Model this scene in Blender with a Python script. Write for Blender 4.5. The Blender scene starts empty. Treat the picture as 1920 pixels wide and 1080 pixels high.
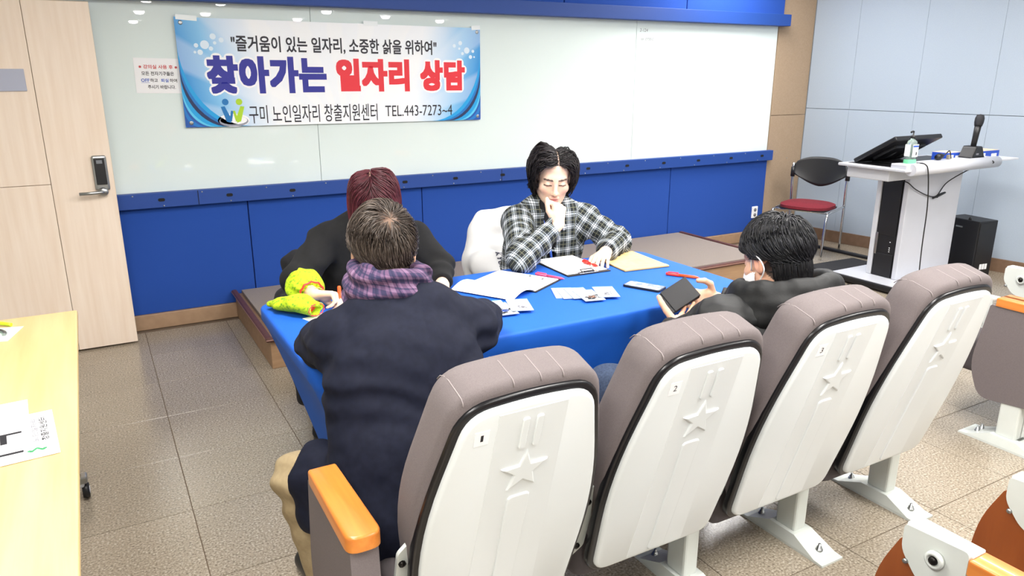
import bpy, bmesh, math, random
import numpy as np
from mathutils import Vector, Matrix, Euler
PI = math.pi
R = math.radians
rng = random.Random(7)
SC = bpy.context.scene
COL = SC.collection

# ---------------------------------------------------------------- camera
cam_d = bpy.data.cameras.new('camera')
cam_d.sensor_width = 36.0
cam_d.lens = 1395.0 / 1920.0 * 36.0
cam_d.clip_start = 0.05
cam = bpy.data.objects.new('camera', cam_d)
COL.objects.link(cam)
cam.location = (0, 0, 1.6)
cam.rotation_euler = (R(90 - 16.1), 0, R(-29.4))
SC.camera = cam
SC.cycles.sample_clamp_indirect = 0.0
SC.view_settings.view_transform = 'Standard'
SC.view_settings.look = 'None'
SC.view_settings.gamma = 1.0
SC.view_settings.use_curve_mapping = False
SC.view_settings.exposure = 0.6
# ---------------------------------------------------------------- world (closed room: only a trace of grey)
W = bpy.data.worlds.new('world')
SC.world = W
W.use_nodes = True
W.node_tree.nodes['Background'].inputs[0].default_value = (0.9, 0.95, 1.0, 1)
W.node_tree.nodes['Background'].inputs[1].default_value = 0.15
# ---------------------------------------------------------------- ceiling panel lights (area lamps just under their fixtures)
ZC = 2.75
PANELS = [(4.9, 4.3), (0.3, 2.2), (2.6, 2.2), (5.0, 2.2), (-0.6, 0.2), (1.8, 0.2), (4.2, 0.2), (-0.6, -2.2), (1.9, -2.2), (4.6, -2.2)]
PANEL_W, PANEL_D = 0.6, 1.2
for _i, (_x, _y) in enumerate(PANELS):
    _l = bpy.data.lights.new('panel_lamp', 'AREA')
    _l.shape = 'RECTANGLE'
    _l.size = PANEL_W
    _l.size_y = PANEL_D
    _l.energy = 20 if _y > 4 else (21 if _y > 1 else 30)
    _l.color = (1.0, 0.99, 0.985)
    _o = bpy.data.objects.new('panel_lamp', _l)
    COL.objects.link(_o)
    _o.location = (_x, _y, ZC - 0.06)

# ================================================================ helpers
def lin(c):
    return tuple(((v / 255.0) / 12.92 if v / 255.0 <= 0.04045 else ((v / 255.0 + 0.055) / 1.055) ** 2.4) for v in c)

def newmat(name):
    m = bpy.data.materials.new(name)
    m.use_nodes = True
    nt = m.node_tree
    return m, nt, nt.nodes['Principled BSDF']

def nd(nt, typ, **kw):
    n = nt.nodes.new(typ)
    for k, v in kw.items():
        setattr(n, k, v)
    return n

def mat(name, rgb, rough=0.6, metal=0.0, rgb2=None, scale=8.0, stretch=(1, 1, 1), detail=4.0, bump=0.0, bscale=200.0, spec=0.5, sheen=0.0, coat=0.0, emit=0.0, trans=0.0, lo=0.35, hi=0.65, ior=None, world=False):
    """procedural surface: colour (or two colours mixed by noise), fine relief by noise bump"""
    m, nt, b = newmat(name)
    b.inputs['Base Color'].default_value = (*lin(rgb), 1)
    b.inputs['Roughness'].default_value = rough
    b.inputs['Metallic'].default_value = metal
    b.inputs['Specular IOR Level'].default_value = spec
    if sheen:
        b.inputs['Sheen Weight'].default_value = sheen
    if coat:
        b.inputs['Coat Weight'].default_value = coat
    if trans:
        b.inputs['Transmission Weight'].default_value = trans
    if ior:
        b.inputs['IOR'].default_value = ior
    if emit:
        b.inputs['Emission Color'].default_value = (*lin(rgb), 1)
        b.inputs['Emission Strength'].default_value = emit
    if rgb2 or bump:
        tc = nd(nt, 'ShaderNodeTexCoord')
        mp = nd(nt, 'ShaderNodeMapping')
        mp.inputs['Scale'].default_value = stretch
        if world:
            g = nd(nt, 'ShaderNodeNewGeometry')
            nt.links.new(g.outputs['Position'], mp.inputs['Vector'])
        else:
            nt.links.new(tc.outputs['Object'], mp.inputs['Vector'])
    if rgb2:
        nz = nd(nt, 'ShaderNodeTexNoise')
        nz.inputs['Scale'].default_value = scale
        nz.inputs['Detail'].default_value = detail
        nt.links.new(mp.outputs['Vector'], nz.inputs['Vector'])
        cr = nd(nt, 'ShaderNodeValToRGB')
        cr.color_ramp.elements[0].position = lo
        cr.color_ramp.elements[1].position = hi
        cr.color_ramp.elements[0].color = (*lin(rgb), 1)
        cr.color_ramp.elements[1].color = (*lin(rgb2), 1)
        nt.links.new(nz.outputs['Fac'], cr.inputs['Fac'])
        nt.links.new(cr.outputs['Color'], b.inputs['Base Color'])
    if bump:
        nb = nd(nt, 'ShaderNodeTexNoise')
        nb.inputs['Scale'].default_value = bscale
        nb.inputs['Detail'].default_value = 3
        nt.links.new(mp.outputs['Vector'], nb.inputs['Vector'])
        bp = nd(nt, 'ShaderNodeBump')
        bp.inputs['Strength'].default_value = bump
        bp.inputs['Distance'].default_value = 0.002
        nt.links.new(nb.outputs['Fac'], bp.inputs['Height'])
        nt.links.new(bp.outputs['Normal'], b.inputs['Normal'])
    return m

def tag(o, label=None, cat=None, group=None, kind=None):
    if label: o['label'] = label
    if cat: o['category'] = cat
    if group: o['group'] = group
    if kind: o['kind'] = kind
    return o

def empty(name, loc=(0, 0, 0), rz=0.0, parent=None):
    o = bpy.data.objects.new(name, None)
    o.empty_display_size = 0.05
    COL.objects.link(o)
    o.location = loc
    o.rotation_euler = (0, 0, rz)
    if parent: o.parent = parent
    return o

def mobj(name, me, m=None, parent=None, loc=None, rot=None):
    o = bpy.data.objects.new(name, me)
    COL.objects.link(o)
    if m is not None:
        if isinstance(m, (list, tuple)):
            for q in m: me.materials.append(q)
        else:
            me.materials.append(m)
    if parent is not None: o.parent = parent
    if loc is not None: o.location = loc
    if rot is not None: o.rotation_euler = rot
    return o

class MB:
    """collects shapes into one mesh"""
    def __init__(s):
        s.bm = bmesh.new()
        s.smooth = False
    def box(s, c, d, bev=0.0, M=None, seg=2):
        r = bmesh.ops.create_cube(s.bm, size=1.0)
        vs = r['verts']
        for v in vs:
            v.co = Vector((v.co.x * d[0], v.co.y * d[1], v.co.z * d[2]))
        if bev > 0:
            es = list({e for v in vs for e in v.link_edges})
            rb = bmesh.ops.bevel(s.bm, geom=es, offset=min(bev, min(d) * 0.49), segments=seg, profile=0.5, affect='EDGES')
            vs = list({v for f in rb['faces'] for v in f.verts} | {v for v in vs if v.is_valid})
        T = Matrix.Translation(c) @ (M.to_4x4() if M is not None else Matrix.Identity(4))
        for v in vs: v.co = T @ v.co
        return s
    def prism(s, pts, h0, h1, M=None, bev=0.0, seg=2):
        """polygon pts (x,y) extruded from z=h0 to h1, then matrix M"""
        vs = [s.bm.verts.new((p[0], p[1], h0)) for p in pts]
        f = s.bm.faces.new(vs)
        f.normal_update()
        r = bmesh.ops.extrude_face_region(s.bm, geom=[f])
        nv = [g for g in r['geom'] if isinstance(g, bmesh.types.BMVert)]
        for v in nv: v.co.z = h1
        allv = vs + nv
        fs = list({q for v in allv for q in v.link_faces})
        bmesh.ops.recalc_face_normals(s.bm, faces=fs)
        if bev > 0:
            es = [e for e in {e for v in nv for e in v.link_edges} if all(v in nv for v in e.verts)]
            rb = bmesh.ops.bevel(s.bm, geom=es, offset=bev, segments=seg, profile=0.5, affect='EDGES')
            allv = [v for v in allv if v.is_valid] + [v for q in rb['faces'] for v in q.verts]
            allv = list(set(allv))
        if M is not None:
            for v in allv: v.co = M @ v.co
        return s
    def tube(s, pts, r, n=8, cap=True, r2=None, closed=False):
        pts = [Vector(p) for p in pts]
        N = len(pts)
        rr = r if isinstance(r, (list, tuple)) else [r + ((r2 if r2 is not None else r) - r) * i / max(1, N - 1) for i in range(N)]
        rings = []
        prev = None
        for i, p in enumerate(pts):
            if closed:
                t = (pts[(i + 1) % N] - pts[i - 1])
            else:
                t = (pts[min(i + 1, N - 1)] - pts[max(i - 1, 0)])
            if t.length < 1e-9: t = Vector((0, 0, 1))
            t.normalize()
            if prev is None:
                a = Vector((0, 0, 1)) if abs(t.z) < 0.9 else Vector((1, 0, 0))
                u = t.cross(a).normalized()
            else:
                u = prev - t * prev.dot(t)
                if u.length < 1e-6: u = t.orthogonal()
                u.normalize()
            prev = u
            w = t.cross(u)
            rings.append([s.bm.verts.new(p + (u * math.cos(2 * PI * k / n) + w * math.sin(2 * PI * k / n)) * rr[i]) for k in range(n)])
        for i in range(N - (0 if closed else 1)):
            A, B = rings[i], rings[(i + 1) % N]
            for k in range(n):
                f = s.bm.faces.new((A[k], A[(k + 1) % n], B[(k + 1) % n], B[k]))
                f.smooth = True
        if cap and not closed:
            s.bm.faces.new(list(reversed(rings[0])))
            s.bm.faces.new(rings[-1])
        return s
    def lathe(s, prof, n=20, M=None):
        """profile of (r,z) spun about z"""
        rings = []
        for (r, z) in prof:
            rings.append([s.bm.verts.new((r * math.cos(2 * PI * k / n), r * math.sin(2 * PI * k / n), z)) for k in range(n)])
        for A, B in zip(rings, rings[1:]):
            for k in range(n):
                f = s.bm.faces.new((A[k], A[(k + 1) % n], B[(k + 1) % n], B[k]))
                f.smooth = True
        s.bm.faces.new(list(reversed(rings[0])))
        s.bm.faces.new(rings[-1])
        if M is not None:
            for rg in rings:
                for v in rg: v.co = M @ v.co
        return s
    def poly(s, pts):
        s.bm.faces.new([s.bm.verts.new(p) for p in pts])
        return s
    def grid(s, fn, nu, nv, smooth=True):
        g = [[s.bm.verts.new(fn(i / nu, j / nv)) for j in range(nv + 1)] for i in range(nu + 1)]
        for i in range(nu):
            for j in range(nv):
                f = s.bm.faces.new((g[i][j], g[i + 1][j], g[i + 1][j + 1], g[i][j + 1]))
                f.smooth = smooth
        return s
    def build(s, name, m=None, parent=None, loc=None, rot=None, smooth=False, angle=None):
        me = bpy.data.meshes.new(name)
        bmesh.ops.recalc_face_normals(s.bm, faces=s.bm.faces[:])
        s.bm.to_mesh(me)
        s.bm.free()
        if smooth:
            me.polygons.foreach_set('use_smooth', [True] * len(me.polygons))
        if angle is not None:
            me.polygons.foreach_set('use_smooth', [True] * len(me.polygons))
            try:
                me.set_sharp_from_angle(angle=R(angle))
            except Exception:
                pass
        me.update()
        return mobj(name, me, m, parent, loc, rot)

def rrect(w, h, r, n=5, cx=0, cy=0):
    """rounded rectangle outline"""
    P = []
    for (sx, sy, a0) in ((1, 1, 0), (-1, 1, 90), (-1, -1, 180), (1, -1, 270)):
        for k in range(n + 1):
            a = R(a0 + 90 * k / n)
            P.append((cx + sx * (w / 2 - r) + r * math.cos(a), cy + sy * (h / 2 - r) + r * math.sin(a)))
    return P

def rpoly(pts, rad, n=4):
    """round the corners of a polygon; rad a number or one per corner"""
    out = []
    N = len(pts)
    for i in range(N):
        p0, p1, p2 = Vector(pts[i - 1]), Vector(pts[i]), Vector(pts[(i + 1) % N])
        r = rad[i] if isinstance(rad, (list, tuple)) else rad
        a, b = (p0 - p1), (p2 - p1)
        r = min(r, a.length * 0.49, b.length * 0.49)
        if r <= 1e-6:
            out.append(tuple(p1)); continue
        A = p1 + a.normalized() * r
        B = p1 + b.normalized() * r
        for k in range(n + 1):
            t = k / n
            q = A * (1 - t) ** 2 + p1 * 2 * t * (1 - t) + B * t * t
            out.append(tuple(q))
    return out

def axes(x, y, z):
    """3x3 with these columns"""
    return Matrix((x, y, z)).transposed()

def bez(p0, p1, p2, p3, n=12):
    P = [Vector(p) for p in (p0, p1, p2, p3)]
    return [P[0] * (1 - t) ** 3 + P[1] * 3 * t * (1 - t) ** 2 + P[2] * 3 * t * t * (1 - t) + P[3] * t ** 3 for t in [i / n for i in range(n + 1)]]

def spline(pts, n=6):
    """catmull-rom through points"""
    P = [Vector(p) for p in pts]
    P = [P[0] * 2 - P[1]] + P + [P[-1] * 2 - P[-2]]
    out = []
    for i in range(1, len(P) - 2):
        for k in range(n):
            t = k / n
            out.append(0.5 * ((2 * P[i]) + (P[i + 1] - P[i - 1]) * t + (2 * P[i - 1] - 5 * P[i] + 4 * P[i + 1] - P[i + 2]) * t * t + (3 * P[i] - P[i - 1] - 3 * P[i + 1] + P[i + 2]) * t ** 3))
    out.append(P[-2])
    return out

_txt_cache = {}
def text_mesh(body, size=0.1, bold=0.0, sx=1.0, spacing=1.0, align='CENTER', shear=0.0, ex=0.0):
    c = bpy.data.curves.new('lettering', 'FONT')
    c.body = body
    c.size = size
    c.offset = bold
    c.space_character = spacing
    c.align_x = align
    c.align_y = 'CENTER'
    c.shear = shear
    c.extrude = ex
    c.resolution_u = 3
    o = bpy.data.objects.new('lettering', c)
    COL.objects.link(o)
    dg = bpy.context.evaluated_depsgraph_get()
    me = bpy.data.meshes.new_from_object(o.evaluated_get(dg))
    bpy.data.objects.remove(o)
    bpy.data.curves.remove(c)
    if sx != 1.0:
        me.transform(Matrix.Diagonal((sx, 1, 1, 1)))
    me.materials.clear()
    return me

def fit_text(me, w, h):
    """scale a text mesh so its box is w by h, centred on the origin (h None keeps the aspect)"""
    n = len(me.vertices)
    a = np.empty(n * 3, np.float32)
    me.vertices.foreach_get('co', a)
    a = a.reshape(-1, 3)
    lo, hi = a.min(0), a.max(0)
    kx = w / (hi[0] - lo[0])
    ky = kx if h is None else h / (hi[1] - lo[1])
    me.transform(Matrix.Diagonal((kx, ky, 1, 1)) @ Matrix.Translation((-(lo[0] + hi[0]) / 2, -(lo[1] + hi[1]) / 2, 0)))
    return me

def join_meshes(name, parts):
    """parts: list of (mesh, matrix, material index); one mesh"""
    bm = bmesh.new()
    for me, M, mi in parts:
        n0 = len(bm.verts); f0 = len(bm.faces)
        bm.from_mesh(me)
        bm.verts.ensure_lookup_table(); bm.faces.ensure_lookup_table()
        if M is not None:
            for v in bm.verts[n0:]: v.co = M @ v.co
        for f in bm.faces[f0:]: f.material_index = mi
    out = bpy.data.meshes.new(name)
    bm.to_mesh(out); bm.free()
    return out

def copy_tree(o, parent=None):
    c = o.copy()
    COL.objects.link(c)
    if parent is not None:
        c.parent = parent
    for ch in list(o.children):
        copy_tree(ch, c)
    return c
# ================================================================ materials
M_blue = mat('blue_acoustic_fabric', (24, 68, 154), 0.9, rgb2=(29, 76, 164), scale=600, bump=0.35, bscale=900)
M_blue_paint = mat('blue_painted_ledge', (24, 64, 140), 0.55, rgb2=(27, 69, 148), scale=300, bump=0.1, bscale=500)
M_board = mat('white_glass_board', (230, 242, 240), 0.0, spec=1.0, metal=0.0)
M_tan = mat('tan_wall', (160, 138, 114), 0.7, rgb2=(167, 145, 121), scale=90, bump=0.1)
M_greywall = mat('pale_blue_grey_wall', (158, 170, 184), 0.75, rgb2=(163, 175, 189), scale=160, bump=0.15, bscale=400)
M_base_tan = mat('tan_baseboard', (166, 136, 108), 0.55, rgb2=(157, 127, 100), scale=20)
M_base_brown = mat('brown_baseboard', (124, 98, 78), 0.55, rgb2=(115, 90, 70), scale=20)
M_ceil = mat('white_ceiling', (228, 230, 228), 0.9, bump=0.1, bscale=60)
M_offwhite = mat('plain_wall', (214, 224, 224), 0.85, bump=0.1)
M_black = mat('black_plastic', (22, 22, 25), 0.45, bump=0.05)
M_dark = mat('dark_recess', (12, 12, 14), 0.8)
M_white = mat('white_paper', (244, 244, 246), 0.7)
M_ink = mat('dark_ink', (30, 30, 36), 0.6)
M_chrome = mat('chrome', (205, 205, 205), 0.18, metal=1.0)
M_steel = mat('brushed_steel', (170, 172, 172), 0.35, metal=1.0)
M_lamp2 = mat('downlight_glow', (255, 250, 244), 0.5, emit=45.0)
M_lamp = mat('lamp_glow', (255, 250, 242), 0.5, emit=9.0)

def wood_mat(name, a, b, axis='z', sc=1.0, rough=0.5, coat=0.0):
    st = {'z': (14, 14, 0.9), 'x': (0.9, 14, 14), 'y': (14, 0.9, 14)}[axis]
    return mat(name, a, rough, rgb2=b, scale=2.2 * sc, stretch=st, detail=8, lo=0.3, hi=0.72, coat=coat, bump=0.05, bscale=30)
M_door = wood_mat('pale_birch_door', (238, 222, 206), (228, 208, 188), 'z')
M_desk = wood_mat('yellow_birch_top', (222, 196, 142), (208, 178, 120), 'y', 0.8, 0.4)
M_arm = wood_mat('orange_beech', (216, 136, 58), (196, 112, 42), 'y', 1.4, 0.3, 0.3)

# floor: speckled vinyl tiles
def floor_mat():
    m, nt, b = newmat('speckled_vinyl_tile')
    g = nd(nt, 'ShaderNodeNewGeometry')
    oi = nd(nt, 'ShaderNodeObjectInfo')
    n1 = nd(nt, 'ShaderNodeTexNoise'); n1.inputs['Scale'].default_value = 130; n1.inputs['Detail'].default_value = 2
    n2 = nd(nt, 'ShaderNodeTexNoise'); n2.inputs['Scale'].default_value = 1.7; n2.inputs['Detail'].default_value = 3
    vo = nd(nt, 'ShaderNodeTexVoronoi'); vo.inputs['Scale'].default_value = 190
    for q in (n1, n2, vo): nt.links.new(g.outputs['Position'], q.inputs['Vector'])
    cr = nd(nt, 'ShaderNodeValToRGB')
    e = cr.color_ramp.elements
    e[0].position = 0.28; e[0].color = (*lin((110, 100, 88)), 1)
    e[1].position = 0.72; e[1].color = (*lin((202, 192, 177)), 1)
    q = e.new(0.42); q.color = (*lin((149, 138, 122)), 1)
    q = e.new(0.58); q.color = (*lin((167, 156, 139)), 1)
    nt.links.new(n1.outputs['Fac'], cr.inputs['Fac'])
    mx = nd(nt, 'ShaderNodeMix', data_type='RGBA', blend_type='MULTIPLY')
    mx.inputs[0].default_value = 1.0
    c2 = nd(nt, 'ShaderNodeValToRGB')
    c2.color_ramp.elements[0].position = 0.3; c2.color_ramp.elements[0].color = (0.86, 0.85, 0.83, 1)
    c2.color_ramp.elements[1].position = 0.7; c2.color_ramp.elements[1].color = (1, 1, 1, 1)
    nt.links.new(n2.outputs['Fac'], c2.inputs['Fac'])
    nt.links.new(cr.outputs['Color'], mx.inputs[6]); nt.links.new(c2.outputs['Color'], mx.inputs[7])
    # each tile a touch lighter or darker
    mr = nd(nt, 'ShaderNodeMapRange'); mr.inputs[3].default_value = 0.95; mr.inputs[4].default_value = 1.04
    nt.links.new(oi.outputs['Random'], mr.inputs[0])
    mx2 = nd(nt, 'ShaderNodeMix', data_type='RGBA', blend_type='MULTIPLY'); mx2.inputs[0].default_value = 1.0
    nt.links.new(mx.outputs[2], mx2.inputs[6]); nt.links.new(mr.outputs[0], mx2.inputs[7])
    nt.links.new(mx2.outputs[2], b.inputs['Base Color'])
    b.inputs['Roughness'].default_value = 0.2
    b.inputs['Specular IOR Level'].default_value = 0.5
    bp = nd(nt, 'ShaderNodeBump'); bp.inputs['Strength'].default_value = 0.14; bp.inputs['Distance'].default_value = 0.0012
    nt.links.new(vo.outputs['Distance'], bp.inputs['Height']); nt.links.new(bp.outputs['Normal'], b.inputs['Normal'])
    return m
M_floor = floor_mat()
M_joint = mat('dark_tile_joint', (104, 88, 72), 0.9)

# ================================================================ room shell
YB = 5.15                      # back wall plane
XR0, YR0 = 6.235, 5.15         # where the right wall starts
RW = Vector((0.15, -0.989, 0)).normalized()    # direction of the right wall towards the viewer
def S(o): o['kind'] = 'structure'; return o

# floor: slab + single tiles
fl = MB().box((2.6, -2.9, -0.053), (13.0, 17.0, 0.1)).build('floor', M_joint); S(fl)
TX0, TY0, TDX, TDY = 0.163, 3.231, 0.492, 0.4625
tile_mb = MB().box((0, 0, -0.0015), (TDX - 0.003, TDY - 0.003, 0.003), 0.0008, seg=1)
tile0 = tile_mb.build('tile', M_floor, fl)
first = True
for i in range(-2, 14):
    for j in range(-6, 5):
        x = TX0 + (i + 0.5) * TDX; y = TY0 + (j + 0.5) * TDY
        if y > 5.2 or x > 6.95: continue
        if first: t = tile0; first = False
        else:
            t = tile0.copy(); COL.objects.link(t); t.parent = fl
        t.location = (x, y, 0)
# the floor beyond the single tiles
rest = MB()
def plane_rest(x0, x1, y0, y1): rest.box(((x0 + x1) / 2, (y0 + y1) / 2, -0.0015), (x1 - x0, y1 - y0, 0.003))
xa, xb = TX0 - 2 * TDX, TX0 + 13 * TDX + TDX
ya, yb = TY0 - 6 * TDY, TY0 + 5 * TDY
plane_rest(-3.9, 9.1, -11.4, ya); plane_rest(-3.9, xa, ya, 5.6)
rr = rest.build('tile_field', M_floor, fl); rr['kind'] = 'stuff'

# back wall core
wb = MB().box((1.2, YB + 0.16, 1.375), (10.1, 0.2, 2.75)).build('wall_back', M_offwhite); S(wb)
# lower blue acoustic panels
for (x0, x1) in ((-0.36, 0.88), (0.88, 2.13), (2.13, 3.33), (3.33, 4.54), (4.54, 5.76)):
    MB().box(((x0 + x1) / 2, YB + 0.03, 0.445), (x1 - x0 - 0.006, 0.06, 0.69), 0.004).build('acoustic_panel', M_blue, wb)
# upper blue panels (set back above the box)
for (x0, x1) in ((-0.5, 0.85), (0.85, 2.1), (2.1, 3.346), (3.346, 4.585), (4.585, 5.77)):
    MB().box(((x0 + x1) / 2, YB + 0.0, 2.42), (x1 - x0 - 0.008, 0.06, 0.62), 0.004).build('acoustic_panel', M_blue, wb)
# glass board panels
for (x0, x1) in ((-0.4, 1.39), (1.39, 4.095), (4.095, 5.755)):
    MB().box(((x0 + x1) / 2, YB + 0.03, 1.435), (x1 - x0 - 0.003, 0.03, 1.17), 0.001, seg=1).build('board_panel', M_board, wb)
# ledge and upper box
lg = MB().box((2.68, YB - 0.025, 0.838), (6.19, 0.05, 0.094), 0.003).build('trim_1', M_blue_paint); S(lg)
hm = MB(); sm_ = MB()
for k in range(14):
    x = 0.36 + k * 0.405
    Mh = Matrix.Translation((x, YB - 0.0515, 0.84)) @ Matrix.Rotation(R(90), 4, 'X')
    hm.prism(rrect(0.04, 0.02, 0.0099), -0.0005, 0.001, Mh)
hm.build('slot', M_dark, lg)['kind'] = 'stuff'
for k in range(15):
    for z in (0.872, 0.802):
        x = 0.2 + k * 0.4 + (0.17 if z < 0.85 else 0)
        sm_.lathe([(0.0005, 0), (0.005, 0), (0.004, 0.002), (0.0005, 0.003)], 8, Matrix.Translation((x, YB - 0.05, z)) @ Matrix.Rotation(R(90), 4, 'X'))
sm_.build('screw', M_steel, lg)['kind'] = 'stuff'
for x in (0.575, 2.782):
    MB().box((x, YB - 0.0505, 0.838), (0.004, 0.002, 0.09)).build('joint', M_dark, lg)
S(MB().box((2.65, YB - 0.02, 2.067), (6.3, 0.14, 0.1), 0.003).build('trim_2', M_blue_paint))
# baseboard
S(MB().box((2.68, YB + 0.01, 0.05), (6.2, 0.06, 0.1), 0.004).build('baseboard_back', M_base_tan))
# tan pilaster at the right end
wp = MB().box((6.0, YB + 0.06, 0.604), (0.476, 0.1, 1.206), 0.002).build('wall_pilaster', M_tan); S(wp)
MB().box((6.0, YB + 0.06, 1.981), (0.476, 0.1, 1.54), 0.002).build('wall_panel', M_tan, wp)
S(MB().box((6.0, YB + 0.005, 0.05), (0.47, 0.05, 0.1), 0.004).build('baseboard_pilaster', M_base_tan))
# right wall: frame turned along RW; panels as separate pieces
ang = math.atan2(RW.y, RW.x)
wr = MB().box((6.5, 0.1, 1.375), (13.0, 0.1, 2.75)).build('wall_right', mat('grey_joint', (120, 130, 146), 0.9), None, (XR0, YR0, 0), (0, 0, ang)); S(wr)
L = 0.0
for k in range(13):
    w = 0.44 if k == 0 else 0.60
    if L > 7.5: break
    for (z0, z1) in ((0.0, 1.27), (1.27, 2.75)):
        MB().box((L + w / 2, 0.03, (z0 + z1) / 2), (w - 0.0014, 0.06, z1 - z0 - 0.004), 0.001, seg=1).build('wall_panel', M_greywall, wr)
    L += w
MB().box((L + (13 - L) / 2, 0.03, 1.375), (13 - L, 0.06, 2.75)).build('wall_panel', M_greywall, wr)
S(MB().box((4.0, -0.008, 0.055), (7.9, 0.016, 0.11), 0.003).build('baseboard_right', M_base_brown, None, (XR0, YR0, 0), (0, 0, ang)))
# the rest of the room, behind and beside the viewer
S(MB().box((-3.75, -3.0, 1.375), (0.1, 16.6, 2.75)).build('wall_left', M_offwhite))
S(MB().box((2.6, -11.3, 1.375), (12.8, 0.1, 2.75)).build('wall_front', M_offwhite))
ce = MB().box((2.6, -2.9, ZC + 0.05), (13.0, 17.0, 0.1)).build('ceiling', M_ceil); S(ce)

# ceiling fixtures
pl = empty('ceiling_light', (0, 0, 0))
tag(pl, 'flush white rectangular panel light set in the ceiling', 'ceiling light', 'ceiling panel lights')
fr = MB()
for (cx, cy, dx, dy) in ((0, PANEL_D / 2 + .02, PANEL_W + .08, .04), (0, -PANEL_D / 2 - .02, PANEL_W + .08, .04), (PANEL_W / 2 + .02, 0, .04, PANEL_D), (-PANEL_W / 2 - .02, 0, .04, PANEL_D)):
    fr.box((cx, cy, -0.02), (dx, dy, 0.04), 0.003, seg=1)
fr.build('frame', M_white, pl)
MB().box((0, 0, -0.015), (PANEL_W, PANEL_D, 0.02)).build('diffuser', M_lamp, pl)
for i, (x, y) in enumerate(PANELS):
    o = pl if i == 0 else copy_tree(pl)
    o.location = (x, y, ZC)
dl = empty('downlight', (0, 0, 0))
tag(dl, 'small round ceiling lamp at the rear of the room, mirrored in the board', 'downlight', 'round ceiling lamps')
MB().lathe([(0.115, 0), (0.115, -0.006), (0.095, -0.010), (0.095, 0)], 24).build('rim', M_white, dl)
MB().lathe([(0.001, -0.062), (0.05, -0.060), (0.078, -0.048), (0.092, -0.02), (0.094, -0.001), (0.001, -0.001)], 24).build('lamp', M_lamp2, dl)
for i, (x, y) in enumerate([(1.14, -3.6), (1.22, -6.4), (1.3, -9.5), (2.27, -3.65), (2.4, -6.3), (4.38, -7.0), (4.34, -4.6), (6.07, -8.0), (5.77, -5.27), (7.3, -5.94)]):
    o = dl if i == 0 else copy_tree(dl)
    o.location = (x, y, ZC)

# ================================================================ stage
st = MB().box((2.715, 4.6, 0.08), (3.95, 1.09, 0.16), 0.003).build('stage', mat('tan_stage_riser', (166, 134, 102), 0.55, rgb2=(154, 122, 92), scale=6, stretch=(1, 8, 8)))
st['label'] = 'low platform with grey carpet top against the blue wall'; st['category'] = 'platform'
M_carpet = mat('grey_carpet', (150, 139, 132), 0.95, rgb2=(130, 119, 112), scale=240, bump=0.5, bscale=420)
M_nose = mat('dark_brown_nosing', (96, 58, 50), 0.5, rgb2=(84, 50, 44), scale=40)
M_nose2 = mat('light_brown_nosing', (150, 112, 100), 0.5)
MB().box((2.715, 4.61, 0.174), (3.87, 1.03, 0.028), 0.003).build('carpet', M_carpet, st)
for (c, d) in (((2.715, 4.05, 0.178), (4.0, 0.035, 0.026)), ((0.735, 4.6, 0.178), (0.035, 1.09, 0.026)), ((4.695, 4.6, 0.178), (0.035, 1.09, 0.026))):
    MB().box(c, d, 0.008).build('nosing', M_nose, st)
for (c, d) in (((2.715, 4.034, 0.178), (4.0, 0.008, 0.006)), ((0.719, 4.6, 0.178), (0.008, 1.09, 0.006)), ((4.711, 4.6, 0.178), (0.008, 1.09, 0.006))):
    MB().box(c, d, 0.002, seg=1).build('nosing_groove', M_nose2, st)

# ================================================================ door leaf (open, flat before the wall)
dr = empty('door_1', (0, 4.9, 0)); S(dr)
def dpanel(x0, x1, z0, z1):
    MB().box(((x0 + x1) / 2, 0.02, (z0 + z1) / 2), (x1 - x0 - 0.0025, 0.04, z1 - z0 - 0.0025), 0.002).build('door_panel', M_door, dr)
dpanel(-0.205, 0.112, 0.01, 1.975)
for (z0, z1) in ((0.01, 1.0), (1.0, 1.975)):
    dpanel(-0.86, -0.205, z0, z1)
MB().box((-0.374, 0.036, 0.993), (0.972, 0.03, 1.97)).build('door_core', mat('door_edge_grey', (176, 160, 140), 0.7), dr)
# digital lock with lever
lk = empty('door_lock', (0, 0, 0), 0, dr); lk.name = 'door_handle'
MB().box((0.047, -0.012, 1.05), (0.076, 0.024, 0.20), 0.012, seg=3).build('lock_body', M_steel, lk)
MB().box((0.047, -0.026, 1.06), (0.054, 0.008, 0.15), 0.003).build('keypad', M_black, lk)
MB().box((0.047, -0.0305, 1.115), (0.03, 0.002, 0.02), 0.0008, seg=1).build('display', mat('grey_display', (120, 124, 130), 0.3), lk)
lv = MB().lathe([(0.0005, 0), (0.026, 0), (0.026, 0.02), (0.018, 0.03), (0.0005, 0.03)], 20, Matrix.Translation((0.047, -0.01, 0.945)) @ Matrix.Rotation(R(90), 4, 'X'))
lv.tube([(0.047, -0.045, 0.945), (0.03, -0.052, 0.945), (-0.02, -0.054, 0.943), (-0.075, -0.05, 0.942)], 0.0095, 10)
lv.build('lever', M_steel, lk, smooth=False)
# grey plate on the door
MB().box((-0.36, -0.004, 1.565), (0.24, 0.008, 0.115), 0.002, seg=1).build('name_plate', mat('grey_plate', (168, 172, 190), 0.4), dr)
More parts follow.
